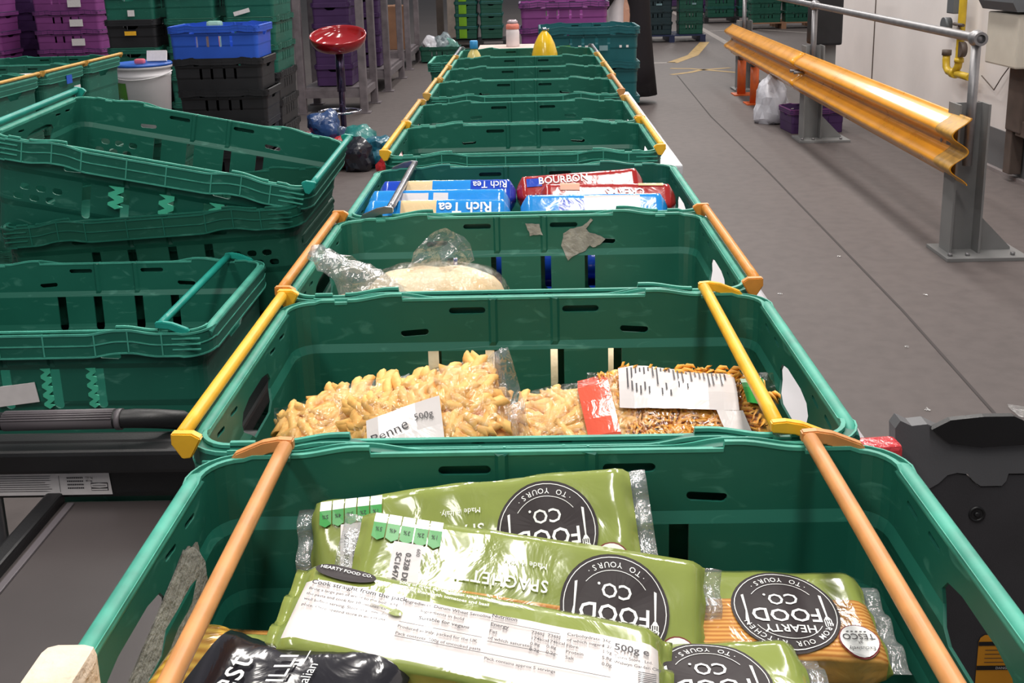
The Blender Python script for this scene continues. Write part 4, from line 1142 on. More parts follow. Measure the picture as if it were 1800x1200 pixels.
# ------------------------------------------------------------------ black cart, left
def cart_left():
    t = thing('black_utility_cart', 'black plastic utility cart with ribbed push handle at the lower left', 'cart', (-0.53, 0.10, 0))
    X = -0.53
    def bx(name, c, d, m, bev=0.004, par=t):
        mb = MB(); mb.box((c[0]-X, c[1]-0.10, c[2]), d, bev=bev); return mb.obj(name, m, par)
    sh = bx('shelf', (-0.4925, 0.06, 0.768), (0.365, 0.86, 0.012), BLACKT)
    bx('shelf_lip', (-0.664, 0.06, 0.770), (0.024, 0.86, 0.040), BLACKP); bx('shelf_lip', (-0.318, 0.06, 0.772), (0.012, 0.86, 0.030), BLACKP)
    bx('shelf', (-0.4925, 0.06, 0.25), (0.365, 0.86, 0.03), BLACKP)
    mb = MB(); mb.box((-0.640-X, -0.04, 0.7752), (0.010, 0.84, 0.004), bev=0.001); mb.obj('edge_strip', GRIPG, t)
    # end wall facing the camera
    bx('end_panel', (-0.64, 0.505, 0.822), (0.66, 0.040, 0.085), BLACKP, 0.01)
    bx('end_panel_ledge', (-0.64, 0.490, 0.846), (0.66, 0.055, 0.034), BLACKP, 0.006)
    mb = MB(); yy = 0.405-0.012
    def L_(x, z, h=0): return (x-X, 0.4835-0.10-h, z+0.030)
    mb.poly([L_(-0.90, 0.790), L_(-0.583, 0.790), L_(-0.581, 0.757), L_(-0.90, 0.757)], PAPER)
    sf = lambda a, b: L_(a, b, 0.0006)
    R = random.Random(4)
    for i in range(8):
        put_poly(mb, [(-0.80, 0.7862-0.0033*i), (-0.664-R.uniform(0, .012), 0.7862-0.0033*i), (-0.664-R.uniform(0, .012), 0.7870-0.0033*i), (-0.80, 0.7870-0.0033*i)], sf, INK)
    put_poly(mb, [(-0.6545, 0.762), (-0.654, 0.762), (-0.654, 0.787), (-0.6545, 0.787)], sf, INK)
    for i, (s_, x) in enumerate([('120 kg', -0.618), ('80 kg', -0.618)]): put_text(mb, s_, 0.0042, x+0.006, 0.7835-0.005*i, sf, INK)
    for r_ in range(4):
        for c in range(9): put_poly(mb, [(-0.643+0.0026*c, 0.7822-0.0052*r_), (-0.6412+0.0026*c, 0.7822-0.0052*r_), (-0.6412+0.0026*c, 0.7846-0.0052*r_), (-0.643+0.0026*c, 0.7846-0.0052*r_)], sf, INK)
    cx, cz = -0.598, 0.770
    put_poly(mb, [(cx-0.012, cz-0.0065), (cx+0.012, cz-0.0065), (cx+0.012, cz+0.0055), (cx-0.012, cz+0.0055)], sf, INK)
    s2 = lambda a, b: L_(a, b, 0.0012)
    put_poly(mb, [(cx-0.0112, cz-0.0010), (cx, cz-0.0022), (cx+0.0112, cz-0.0010), (cx+0.0112, cz+0.0040), (cx, cz+0.0050), (cx-0.0112, cz+0.0040)], s2, PAPER)
    put_poly(mb, [(cx-0.0095, cz+0.0012), (cx+0.0095, cz+0.0012), (cx+0.0095, cz+0.0020), (cx-0.0095, cz+0.0020)], lambda a, b: L_(a, b, 0.0018), INK)
    put_poly(mb, [(cx-0.0112, cz-0.0055), (cx+0.0112, cz-0.0055), (cx+0.0112, cz-0.0035), (cx-0.0112, cz-0.0035)], s2, PAPER)
    mb.obj('information_label', None, t)
    # handle bar
    mb = MB(); y0 = 0.40; zc = 0.892
    P = [(-0.95-X, y0, zc), (-0.575-X, y0, zc+0.001), (-0.545-X, y0+0.002, zc+0.001), (-0.515-X, y0+0.010, zc-0.004), (-0.492-X, y0+0.03, zc-0.016), (-0.478-X, y0+0.05, zc-0.04), (-0.474-X, y0+0.055, zc-0.085)]
    mb.tube(P, [0.0125, 0.0125, 0.0135, 0.0135, 0.014, 0.015, 0.017], n=18); mb.obj('push_handle', BLACKP, t)
    mb = MB()
    for i in range(11):
        a = PI*0.16+PI*0.80*i/10+PI
        yy, zz = y0+0.0136*math.cos(a), zc-0.0136*math.sin(a)
        mb.tube([(-0.728-X, yy, zz), (-0.573-X, yy, zz+0.001)], 0.0013, n=6)
    mb.tube([(-0.728-X, y0, zc), (-0.573-X, y0, zc+0.001)], 0.0131, n=18)
    mb.tube([(-0.95-X, y0, zc), (-0.740-X, y0, zc)], 0.0136, n=18)
    mb.tube([(-0.569-X, y0, zc+0.001), (-0.562-X, y0, zc+0.001)], 0.0148, n=18)
    mb.obj('handle_grip', GRIPG, t)
    for a in (-0.65, -0.33):
        for b in (-0.34, 0.46):
            bx('corner_post', (a, b, 0.51), (0.035, 0.035, 0.50), BLACKP)
            mb = MB(); mb.tube([(a-X-0.012, b-0.1, 0.055), (a-X+0.012, b-0.1, 0.055)], 0.055, n=20); c = mb.obj('castor', BLACKP, t)
            bx('castor_bracket', (a, b, 0.165), (0.03, 0.05, 0.145), STEEL)
cart_left()

# ------------------------------------------------------------------ black cart, right
def cart_right():
    t = thing('black_moulded_cart', 'dark grey and black moulded cart end with a scooped hand recess at the lower right', 'cart', (0.75, 0.40, 0))
    X, Y = 0.75, 0.40
    def L_(x, y, z): return (x-X, y-Y, z)
    # body panel
    mb = MB(); mb.box(L_(0.75, 0.52, 0.42), (0.58, 0.30, 0.54), bev=0.02); mb.obj('body', BLACKP, t)
    # cover with scooped recess: outline in x,z seen from the front
    out = [(0.462, 0.845), (0.458, 0.905), (0.456, 0.935), (0.462, 0.945), (0.476, 0.938), (0.495, 0.940), (0.515, 0.930), (0.560, 0.928), (0.588, 0.932),
           (0.606, 0.934), (0.62, 0.921), (0.70, 0.921), (1.04, 0.921), (1.04, 0.872), (0.599, 0.872), (0.597, 0.862), (0.592, 0.8555), (0.566, 0.8555), (0.556, 0.863), (0.549, 0.872), (0.536, 0.874), (0.524, 0.871), (0.514, 0.860), (0.49, 0.845)]
    mb = MB(); mb.prism([(a-X, b) for a, b in out], 0.350-Y, 0.372-Y, 'y'); mb.obj('cover', DKGREYP, t)
    low = [(0.49, 0.843), (0.514, 0.8585), (0.524, 0.869), (0.536, 0.872), (0.549, 0.8695), (0.556, 0.861), (0.566, 0.853), (0.592, 0.853), (0.5985, 0.862), (0.600, 0.869), (1.04, 0.869), (1.04, 0.55), (0.47, 0.55), (0.465, 0.80)]
    mb = MB(); mb.prism([(a-X, b) for a, b in low], 0.352-Y, 0.372-Y, 'y'); mb.obj('front_panel', mat('charcoal_moulded_plastic', (58, 57, 60), 0.45, bump=0.08, bscale=400), t)
    # scoop: a bowl seen just behind the cover
    mb = MB()
    sc = [(0.497, 0.940), (0.606, 0.955), (0.62, 0.921), (0.575, 0.906), (0.530, 0.909), (0.505, 0.920)]
    mb.prism([(a-X, b) for a, b in [(0.498, 0.936), (0.520, 0.948), (0.560, 0.952), (0.596, 0.952), (0.608, 0.946), (0.618, 0.926), (0.628, 0.915), (0.56, 0.911), (0.52, 0.917)]], 0.343-Y, 0.352-Y, 'y')
    mb.obj('hand_recess', BLACKP, t)
    # dimpled screw
    mb = MB(); Mx = Matrix.Translation(L_(0.565, 0.3515, 0.816)) @ Matrix.Rotation(PI/2, 4, 'X')
    mb.lathe([(0.0105, -0.001), (0.0100, 0.0015), (0.0075, 0.0008), (0.0070, -0.001)], n=24, M=Mx, caps=False); mb.lathe([(0.0001, 0.0002), (0.0072, 0.0002)], n=24, M=Mx, caps=False)
    mb.lathe([(0.0035, 0.0), (0.0035, 0.002), (0.0015, 0.0024)], n=12, M=Mx); mb.obj('screw', BLACKP, t)
    mb = MB(); sf = lambda a, b: L_(a, 0.3508, b); s2 = lambda a, b: L_(a, 0.3502, b)
    YL = mat('amber_label', (216, 144, 30), 0.5)
    put_poly(mb, [(0.581, 0.560), (0.650, 0.560), (0.650, 0.640), (0.647, 0.644), (0.588, 0.644), (0.583, 0.640), (0.581, 0.634)], sf, YL)
    for z0, z1 in ((0.6285, 0.6345), (0.5925, 0.599)): put_poly(mb, [(0.581, z0), (0.650, z0), (0.650, z1), (0.581, z1)], s2, BLACKP)
    put_text(mb, 'DANGER', 0.0050, 0.615, 0.5957, lambda a, b: L_(a, 0.3495, b), PAPER)
    for i in range(4): put_poly(mb, [(0.590, 0.6215-0.006*i), (0.645, 0.6215-0.006*i), (0.645, 0.6224-0.006*i), (0.590, 0.6224-0.006*i)], s2, INK)
    mb.obj('warning_label', None, t)
    mb = MB(); mb.box(L_(0.75, 0.52, 0.11), (0.54, 0.28, 0.08), bev=0.01); mb.obj('base', BLACKP, t)
    for a in (0.52, 0.98):
        for b in (0.42, 0.62):
            mb = MB(); mb.tube([L_(a-0.012, b, 0.045), L_(a+0.012, b, 0.045)], 0.045, n=20); mb.obj('castor', BLACKP, t)
cart_right()
mb = MB(); mb.box((0, 0, 0), (0.046, 0.03, 0.050), bev=0.006)
o = mb.obj('red_packet', mat_print('crumpled_red_wrapper', (206, 60, 66), crinkle=1.0)); o.location = (0.424, 0.30, 0.8925+0.06); o.rotation_euler = (0.1, 0.1, 0.2)
o.location = (0.428, 0.322, 0.908); o.rotation_euler = (0, 0, 0.1)
tag(o, 'small red crinkled packet between the crate row and the dark cart', 'packet')

# ------------------------------------------------------------------ second row of crates, left behind
PATCH = lambda name, parent, c, d, m, rot=None: (lambda b: (b.box(c, d, rot=rot), b.obj(name, m, parent))[1])(MB())
Lab = ['nearest', 'middle', 'third', 'farthest']
LROW = []
for i, (y, arms) in enumerate([(3.0, ((None, None), ('out', OCHRE))), (3.42, ((None, None), ('out', OCHRE))), (3.83, ((None, None), ('out', OCHRE))), ]):
    LROW.append(crate(['green crate with ochre bar at the left picture edge', 'green crate with ochre bar and white papers on its contents', 'green crate whose ochre bar ends beside the white bucket'][i],
          (-2.225, y, 0.880), arms, group='crates on top of the far left row'))
    for k in range(4):
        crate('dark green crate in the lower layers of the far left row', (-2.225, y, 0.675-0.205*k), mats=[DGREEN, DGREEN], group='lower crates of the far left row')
PATCH('blue_card', LROW[1], (CA+0.016, 0.02, CH-0.045), (0.002, 0.05, 0.035), BLUE)
PATCH('paper_label', LROW[1], (CA+0.010, 0.10, CH-0.115), (0.002, 0.06, 0.07), PAPER)
for i, (x, y, a) in enumerate([(-2.10, 3.36, 0.3), (-2.30, 3.40, -0.2)]):
    mb = MB(); mb.box((0, 0, 0.098), (0.13, 0.09, 0.196), bev=0.01); o = mb.obj('paper_carton', PAPER); o.location = (x, y, 0.886); o.rotation_euler = (0, 0, a)
    tag(o, ['white paper carton beside the ochre bar, right hand one', 'white paper carton further left in the same crate'][i], 'carton', 'white cartons in the far left row')
for k in range(3):
    crate('dark crate under the white bucket, %s layer' % ('top', 'middle', 'bottom')[k], (-2.15, 4.86, 0.400-0.2*k), rz=PI/2, mats=[DGREEN, DGREEN], group='crates under the bucket')
t = thing('plastic_bucket', 'white plastic bucket with blue lid, green label and papers on top', 'bucket', (-2.15, 4.86, 0.618))
mb = MB(); mb.lathe([(0.118, 0), (0.124, 0.004), (0.146, 0.285), (0.150, 0.290), (0.150, 0.300), (0.147, 0.302), (0.149, 0.330), (0.158, 0.332), (0.159, 0.350), (0.152, 0.352), (0.148, 0.35)], n=40); mb.obj('bucket_body', mat('white_bucket_plastic', (226, 222, 226), 0.35, var=0.03), t)
mb = MB(); mb.lathe([(0.160, 0.346), (0.160, 0.356), (0.154, 0.362), (0.140, 0.362), (0.136, 0.356), (0.001, 0.356)], n=40); mb.obj('bucket_lid', mat('blue_lid_plastic', (36, 88, 176), 0.3), t)
mb = MB()
for i in range(8):
    a0, a1 = math.radians(208+5*i), math.radians(213+5*i)
    mb.poly([(0.1345*math.cos(a0), 0.1345*math.sin(a0), 0.10), (0.1345*math.cos(a1), 0.1345*math.sin(a1), 0.10), (0.1455*math.cos(a1), 0.1455*math.sin(a1), 0.26), (0.1455*math.cos(a0), 0.1455*math.sin(a0), 0.26)])
mb.obj('green_label', mat('leaf_green_label', (70, 130, 40), 0.5), t)
mb = MB()
for i in range(19):
    a = PI+PI*i/18
pts = [(0.162*math.cos(PI+PI*i/18), 0.162*math.sin(PI+PI*i/18), 0.315-0.035*math.sin(PI*i/18)) for i in range(19)]
mb.tube(pts, 0.0035, n=6); mb.obj('wire_handle', mat('white_handle', (210, 208, 210), 0.4), t)
mb = MB(); mb.box((0, 0, 0.03), (0.11, 0.02, 0.06), rot=Matrix.Rotation(-0.3, 3, 'X')); o = mb.obj('printed_card', PAPER); o.location = (-2.09, 4.93, 0.978)
tag(o, 'white printed card leaning on the blue bucket lid', 'card')
mb = MB(); mb.box((0, 0, 0.014), (0.055, 0.04, 0.028), bev=0.01); o = mb.obj('pink_packet', mat('pink_wrapper', (222, 110, 130), 0.4)); o.location = (-2.14, 4.80, 0.978)
tag(o, 'small pink packet lying on the blue bucket lid', 'packet')

# ------------------------------------------------------------------ blue and black crates
BB = crate('bright blue crate on top of the black crates beside the red stool', (-2.01, 5.92, 0.905), mats=[BLUE, BLUE])
for k in range(4):
    crate('black crate %s under the blue crate' % ('first', 'second', 'third', 'lowest')[k], (-2.0+0.02*(k % 2), 5.92, 0.697-0.205*k), mats=[BLACKC, BLACKC], group='black crates under the blue crate')
for i, (x, y, dx, m, lab) in enumerate([(-2.10, 5.80, 0.08, PAPER, 'white crumpled paper in the blue crate, left of the orange one'), (-2.02, 5.78, 0.06, mat('orange_wrapper', (214, 120, 90), 0.4), 'orange wrapper lying in the blue crate'), (-2.06, 5.95, 0.10, mat('clear_green_plastic', (150, 190, 180), 0.2), 'pale green plastic tub standing in the blue crate')]):
    mb = MB(); mb.box((0, 0, 0.10), (dx, 0.07, 0.20 if i < 2 else 0.25), bev=0.02); o = mb.obj('packaging', m); o.location = (x, y, 0.915); tag(o, lab, 'packaging')

def stand(x, y, gap, rz, what):
    mb = MB(); mb.box((0, 0, gap-0.016), (0.52, 0.36, 0.03), bev=0.004)
    for a in (-.2, .2):
        for b in (-.12, .12): mb.tube([(a, b, 0), (a, b, gap-0.03)], 0.02, n=10)
    o = mb.obj('stand', BLACKC); o.location = (x, y, 0); o.rotation_euler = (0, 0, rz); tag(o, 'low black stand under the '+what, 'stand')
def column(x, y, rows, mats_by_row, group, labels, rz=PI/2, top=1.115, step=0.205, patch=None, scale=None, dxy=0.0):
    r = random.Random(int(x*100)+int(y*10))
    for k in range(rows):
        c = crate(labels % ['top', 'second', 'third', 'fourth', 'fifth', 'sixth', 'seventh'][k], (x+r.uniform(-dxy, dxy), y+r.uniform(-dxy, dxy), top-step*k), rz=rz, mats=mats_by_row[min(k, len(mats_by_row)-1)], group=group, scale=scale)
        if patch: patch(c, k)
    gap = top-step*(rows-1)
    if gap > 0.02 and 'rack' not in group and 'pallet' not in group and 'far green' not in group: stand(x, y, gap, rz, group)
G2, BK, DP, PP = [GREEN, DGREEN], [BLACKC, BLACKC], [DPURPLE, DPURPLE], [PURPLE, DPURPLE]
def pt1(c, k):
    if k == 0: PATCH('white_sticker', c, (-CA-0.016, -0.02, 0.055), (0.002, 0.05, 0.045), PAPER)
    if k == 1: PATCH('yellow_sticker', c, (-CA-0.016, 0.0, 0.115), (0.002, 0.085, 0.030), YELLOW)
def pt3(c, k):
    if k == 0: PATCH('white_sticker', c, (-CA-0.016, 0.05, 0.045), (0.002, 0.12, 0.030), PAPER, Matrix.Rotation(-0.25, 3, 'X'))
column(-2.90, 6.95, 6, [G2, BK, G2, BK], 'tall stack left of the bucket', 'crate %s from the top in the stack behind the bucket', patch=pt1)
column(-2.46, 6.95, 6, [G2], 'tall stack behind the blue crate, left', 'green crate %s from the top, directly behind the blue crate')
column(-2.02, 6.95, 6, [G2, G2, G2, BK], 'tall stack behind the blue crate, right', 'crate %s from the top in the stack with its long side to the aisle', patch=pt3)
def ptp(c, k): PATCH('white_label', c, (0.09, -CB-0.0145, 0.085), (0.115, 0.002, 0.075), PAPER)
stand(-1.99, 5.92, 0.082, 0, 'black crates below the blue crate')
column(-3.98, 8.20, 7, [PP], 'purple crates with white labels', 'purple crate with white label, %s from the top', rz=0, top=1.135, step=0.165, patch=ptp, scale=(1, 1, 0.80))
column(-4.42, 8.75, 7, [DP], 'dark purple crates in the gap', 'dark purple crate %s from the top between the two lighter purple stacks', rz=0, top=1.135, step=0.165, scale=(1, 1, 0.80))
column(-4.86, 8.20, 7, [PP], 'purple crates at the far left edge', 'purple crate at the left picture edge, %s from the top', rz=0, top=1.135, step=0.165, scale=(1, 1, 0.80))

# ------------------------------------------------------------------ steel racks
def rack(label, y0, y1, x0, x1, hgt=1.9, purple=True):
    t = thing('steel_rack', label, 'rack', ((x0+x1)/2, (y0+y1)/2, 0), group='steel racks along the left aisle')
    X, Y = (x0+x1)/2, (y0+y1)/2
    for x in (x0, x1):
        for y in (y0, y1):
            mb = MB(); mb.box((x-X, y-Y, hgt/2), (0.075, 0.075, hgt), bev=0.008)
            mb.box((x-X, y-Y, 0.006), (0.14, 0.14, 0.012)); mb.obj('upright', RACK, t)
    for z in (0.20, 1.55):
        for y in (y0, y1):
            mb = MB(); mb.box((0, y-Y, z), (x1-x0, 0.05, 0.08)); mb.obj('beam', RACK, t)
        for x in (x0, x1):
            mb = MB(); mb.box((x-X, 0, z), (0.05, y1-y0, 0.07)); mb.obj('beam', RACK, t)
    mb = MB(); mb.box((0, 0, 0.25), (x1-x0-0.02, y1-y0-0.02, 0.02)); mb.obj('deck', RACK, t)
    return t
rack('grey steel rack right behind the red stool, holding dark purple crates', 9.35, 10.05, -2.28, -1.66)
rack('grey steel rack in the middle of the left aisle with purple crates', 11.0, 12.3, -2.20, -1.64)
rack('grey steel rack farthest down the left aisle around a cardboard box', 13.3, 14.5, -2.12, -1.66)
column(-1.96, 9.70, 5, [DP], 'dark purple crates in the nearest rack', 'dark purple crate %s from the top in the nearest rack', rz=PI/2, top=1.09, step=0.205)
column(-1.93, 11.5, 5, [DP], 'dark purple crates in the middle rack', 'dark purple crate %s from the top in the middle rack', rz=PI/2, top=1.09, step=0.205)
mb = MB(); mb.box((0, 0, 0.30), (0.36, 0.5, 0.60), bev=0.006); mb.box((0, 0, 0.602), (0.05, 0.49, 0.004)); o = mb.obj('cardboard_box', CARD); o.location = (-1.90, 13.8, 0.262)
tag(o, 'brown cardboard box on the deck of the farthest rack', 'box')
t = thing('display_board', 'tall pale board with a dark diagonal brace at the far end of the left aisle', 'board', (-1.23, 17.6, 0))
mb = MB(); mb.box((0, 0, 0.75), (0.42, 0.06, 1.5), bev=0.005); mb.obj('board', mat('pale_board', (176, 160, 150), 0.7), t)
mb = MB(); mb.tube([(-0.21, -0.06, 0.95), (0.2, -0.06, 1.25)], 0.03, n=6); mb.obj('brace', RUST, t)
mb = MB(); mb.box((-0.34, 0, 0.9), (0.12, 0.12, 1.8)); mb.obj('post', RUST, t)
# crate of rubbish
tr = crate('dark green crate overflowing with crumpled clear and white plastic, far left of the row end', (-1.30, 14.3, 0.02), mats=[DGREEN, DGREEN])
R2 = random.Random(8)
def lump(name, label, loc, r, m, seed, cat='bag', group=None, sc=(1, 1, .8)):
    bm = bmesh.new(); bmesh.ops.create_icosphere(bm, subdivisions=3, radius=r)
    for v in bm.verts:
        n = noise.noise(v.co*(2.4/r*0.5)+Vector((seed, 0, 0)))*0.45+noise.noise(v.co*(7/r*0.4)+Vector((0, seed, 0)))*0.22
        v.co *= 1+n
        v.co = Vector((v.co.x*sc[0], v.co.y*sc[1], max(v.co.z, -r*0.75)*sc[2]))
    for f in bm.faces: f.smooth = R2.random() < 0.5
    mn = min(v.co.z for v in bm.verts)
    for v in bm.verts: v.co.z -= mn
    me = bpy.data.meshes.new(name); bm.to_mesh(me); bm.free(); me.materials.append(m)
    o = bpy.data.objects.new(name, me); COL.objects.link(o); o.location = loc
    return tag(o, label, cat, group)
WPL = mat('white_polythene', (206, 206, 214), 0.3, var=0.08, bump=0.6, bscale=30)
for i, (x, y, r, m) in enumerate([(-1.42, 14.25, 0.13, WPL), (-1.25, 14.3, 0.15, mat('grey_polythene', (128, 140, 146), 0.25, bump=0.6, bscale=30)), (-1.12, 14.25, 0.11, mat('pale_teal_polythene', (120, 170, 160), 0.25, bump=0.5, bscale=30))]):
    lump('crumpled_plastic', ['white crumpled plastic at the left of the rubbish crate', 'grey crumpled plastic in the middle of the rubbish crate', 'pale teal crumpled plastic at the right of the rubbish crate'][i], (x, y, 0.10), r, m, i*3.1, 'plastic waste', sc=(1, 1, 1.25))
# bags heaped by the stool
BAGS = [(-1.66, 6.66, 0.0, 0.125, (136, 30, 48), 'dark red'), (-1.50, 6.72, 0.0, 0.15, (26, 54, 92), 'navy blue'), (-1.62, 6.38, 0.0, 0.13, (30, 108, 150), 'mid blue'), (-1.30, 6.60, 0.0, 0.15, (30, 120, 116), 'teal'),
        (-1.42, 6.40, 0.0, 0.125, (176, 34, 44), 'bright red'), (-1.12, 6.46, 0.0, 0.13, (20, 96, 118), 'blue green'), (-1.27, 6.34, 0.0, 0.13, (24, 26, 38), 'black'), (-1.00, 6.18, 0.0, 0.09, (180, 40, 44), 'small red'), (-1.54, 6.56, 0.20, 0.12, (40, 70, 120), 'topmost blue')]
for i, (x, y, z, r, c, nm) in enumerate([(a, b+0.17, *q) for a, b, *q in BAGS]):
    lump('plastic_bag', '%s crumpled plastic bag in the heap below the red stool' % nm, (x, y, z), r, mat_print('bag_'+nm.replace(' ', '_'), c, crinkle=0.8, cscale=16, rough=0.35), i*2.7, 'bag', 'heap of plastic bags', sc=(1, 1, 1.05))
# bar stool
t = thing('bar_stool', 'bar stool with shiny red dished seat on a chrome pole', 'stool', (-1.47, 7.15, 0))
mb = MB(); Ms = Matrix.Diagonal((1, 0.92, 1, 1))
mb.lathe([(0.03, 0.80), (0.13, 0.805), (0.185, 0.83), (0.214, 0.875), (0.222, 0.915), (0.219, 0.926), (0.211, 0.924), (0.205, 0.90), (0.18, 0.862), (0.13, 0.838), (0.001, 0.832)], m=None, n=40, M=Ms)
o = mb.obj('seat', mat('glossy_red_plastic', (158, 22, 30), 0.15, var=0.05, coat=0.8), t); o.rotation_euler = (0.30, 0, 0); o.location = (0, 0.255, 0.065)
mb = MB(); mb.tube([(0, 0, 0.02), (0, 0, 0.82)], 0.024, n=14); mb.tube([(0, 0, 0.5), (0, 0, 0.84)], 0.034, n=14); mb.obj('pole', mat('dull_chrome_pole', (96, 84, 110), 0.25, metal=0.9), t)
mb = MB(); pts = [(0.0+0.16*math.cos(a), -0.12+0.13*math.sin(a), 0.36) for a in [2*PI*i/24 for i in range(25)]]; mb.tube(pts, 0.011, n=8); mb.tube([(0, -0.01, 0.36), (0, 0.02, 0.36)], 0.03, n=8); mb.obj('foot_ring', CHROME, t)
mb = MB(); mb.lathe([(0.20, 0), (0.20, 0.008), (0.06, 0.03), (0.03, 0.05)], n=30); mb.obj('base', CHROME, t)

# ------------------------------------------------------------------ beyond the end of the row
T2 = [mat('dark_teal_crate_plastic', (24, 92, 98), 0.42, var=0.1, scale=6)]*2
crate('green crate just past the left end of the row', (-0.18, 4.30, 0.80))
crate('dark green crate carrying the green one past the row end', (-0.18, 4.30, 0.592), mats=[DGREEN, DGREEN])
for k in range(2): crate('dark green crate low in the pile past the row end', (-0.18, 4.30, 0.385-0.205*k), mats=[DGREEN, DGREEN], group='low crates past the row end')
stand(-0.18, 4.30, 0.18, 0, 'low crates past the row end')
for k in range(5):
    crate('dark crate under the pale board and jug, %s layer' % ('top', 'second', 'third', 'fourth', 'bottom')[k], (-0.10, 5.0, 0.785-0.196*k), mats=[DGREEN, DGREEN], group='crates under the pale board', scale=(.9, .9, .95))
mb = MB(); mb.box((0, 0, 0.008), (0.36, 0.30, 0.016), bev=0.003); o = mb.obj('pale_board', mat('pale_pink_board', (196, 176, 168), 0.6)); o.location = (-0.09, 5.0, 0.992); tag(o, 'pale flat board under the white bottle, behind the far end of the row', 'board')
t = thing('milk_bottle', 'white bottle with coral red cap standing on the pale board', 'bottle', (-0.075, 5.0, 1.008))
mb = MB(); mb.lathe([(0.034, 0), (0.038, 0.004), (0.038, 0.082), (0.035, 0.096), (0.030, 0.104)], n=20); mb.obj('bottle_body', mat('milky_white_plastic', (228, 218, 220), 0.35), t)
mb = MB(); mb.lathe([(0.036, 0.098), (0.038, 0.102), (0.037, 0.122), (0.030, 0.128)], n=20); mb.obj('coral_band', mat('coral_plastic', (222, 130, 112), 0.35), t)
mb = MB(); mb.lathe([(0.030, 0.126), (0.030, 0.142), (0.020, 0.150)], n=20); mb.obj('cap', mat('clear_grey_cap', (190, 170, 176), 0.2), t)
def ptt(c, k):
    if k == 0:
        for x in (-0.02, 0.02): PATCH('white_dot', c, (x-0.04, -CB-0.0145, 0.10), (0.018, 0.002, 0.018), PAPER)
        for x in (-0.02, 0.02): PATCH('white_dot', c, (x+0.20, -CB-0.0145, 0.10), (0.014, 0.002, 0.014), PAPER)
        PATCH('paper_label', c, (0.08, -CB-0.0145, 0.092), (0.05, 0.002, 0.03), mat('grey_label', (120, 150, 156), 0.6))
        PATCH('green_label', c, (-0.14, -CB-0.0145, 0.092), (0.05, 0.002, 0.04), mat('leaf_green_label', (70, 130, 40), 0.5))
column(0.375, 5.42, 5, [T2], 'dark teal crates behind the row', 'dark teal crate %s from the top behind the far end of the row', rz=0, top=0.875, step=0.205, patch=ptt)
column(0.250, 6.12, 7, [PP], 'purple crates behind the row', 'purple crate %s from the top behind the dark teal crates', rz=0, top=1.035, step=0.165, scale=(1, 1, 0.8))
def limes(c, k): PATCH('lime_clip', c, (-CA-0.018, 0.05, 0.09), (0.006, 0.13, 0.15), mat('lime_green_plastic', (110, 160, 20), 0.4))
column(-1.05, 16.9, 6, [[DGREEN, T2[0]]], 'far green stack, left column', 'dark green crate with lime clip, %s from the top in the far stack', rz=PI/2, top=1.17, patch=limes)
column(-0.62, 16.9, 6, [[DGREEN, T2[0]]], 'far green stack, right column', 'dark green crate %s from the top, right column of the far stack', rz=PI/2, top=1.17)
def pallet(label, loc, sx, sy, m):
    t = thing('pallet', label, 'pallet', loc)
    for i in range(5):
        mb = MB(); mb.box((0, -sy/2+0.05+(sy-0.1)*i/4, 0.115), (sx, 0.09, 0.02)); mb.obj('deck_board', m, t)
    for i in range(3):
        mb = MB(); mb.box((-sx/2+0.05+(sx-0.1)*i/2, 0, 0.052), (0.09, sy, 0.104)); mb.obj('bearer', m, t)
    return t
pallet('dark pallet under the far green stack', (-0.83, 16.9, 0), 1.0, 0.8, BLACKC)
pallet('navy blue pallet under the dark crates beside the aisle', (2.45, 17.1, 0), 1.15, 0.9, NAVY)
DT = [mat('very_dark_teal_plastic', (22, 46, 52), 0.5), mat('very_dark_teal_plastic', (22, 46, 52), 0.5)]
def ptd(c, k):
    if k in (1, 3): PATCH('paper_label', c, (0.06, -CB-0.0145, 0.10), (0.10, 0.002, 0.03), mat('grey_label', (120, 150, 156), 0.6))
column(2.18, 16.95, 6, [DT], 'dark stack on the navy pallet, left', 'very dark crate %s from the top, left column on the navy pallet', rz=0, top=1.155, patch=ptd)
column(2.79, 16.95, 6, [[DGREEN, DT[0]]], 'dark stack on the navy pallet, right', 'very dark green crate %s from the top, right column on the navy pallet', rz=0, top=1.155, patch=ptd, scale=(.72, 1, 1))

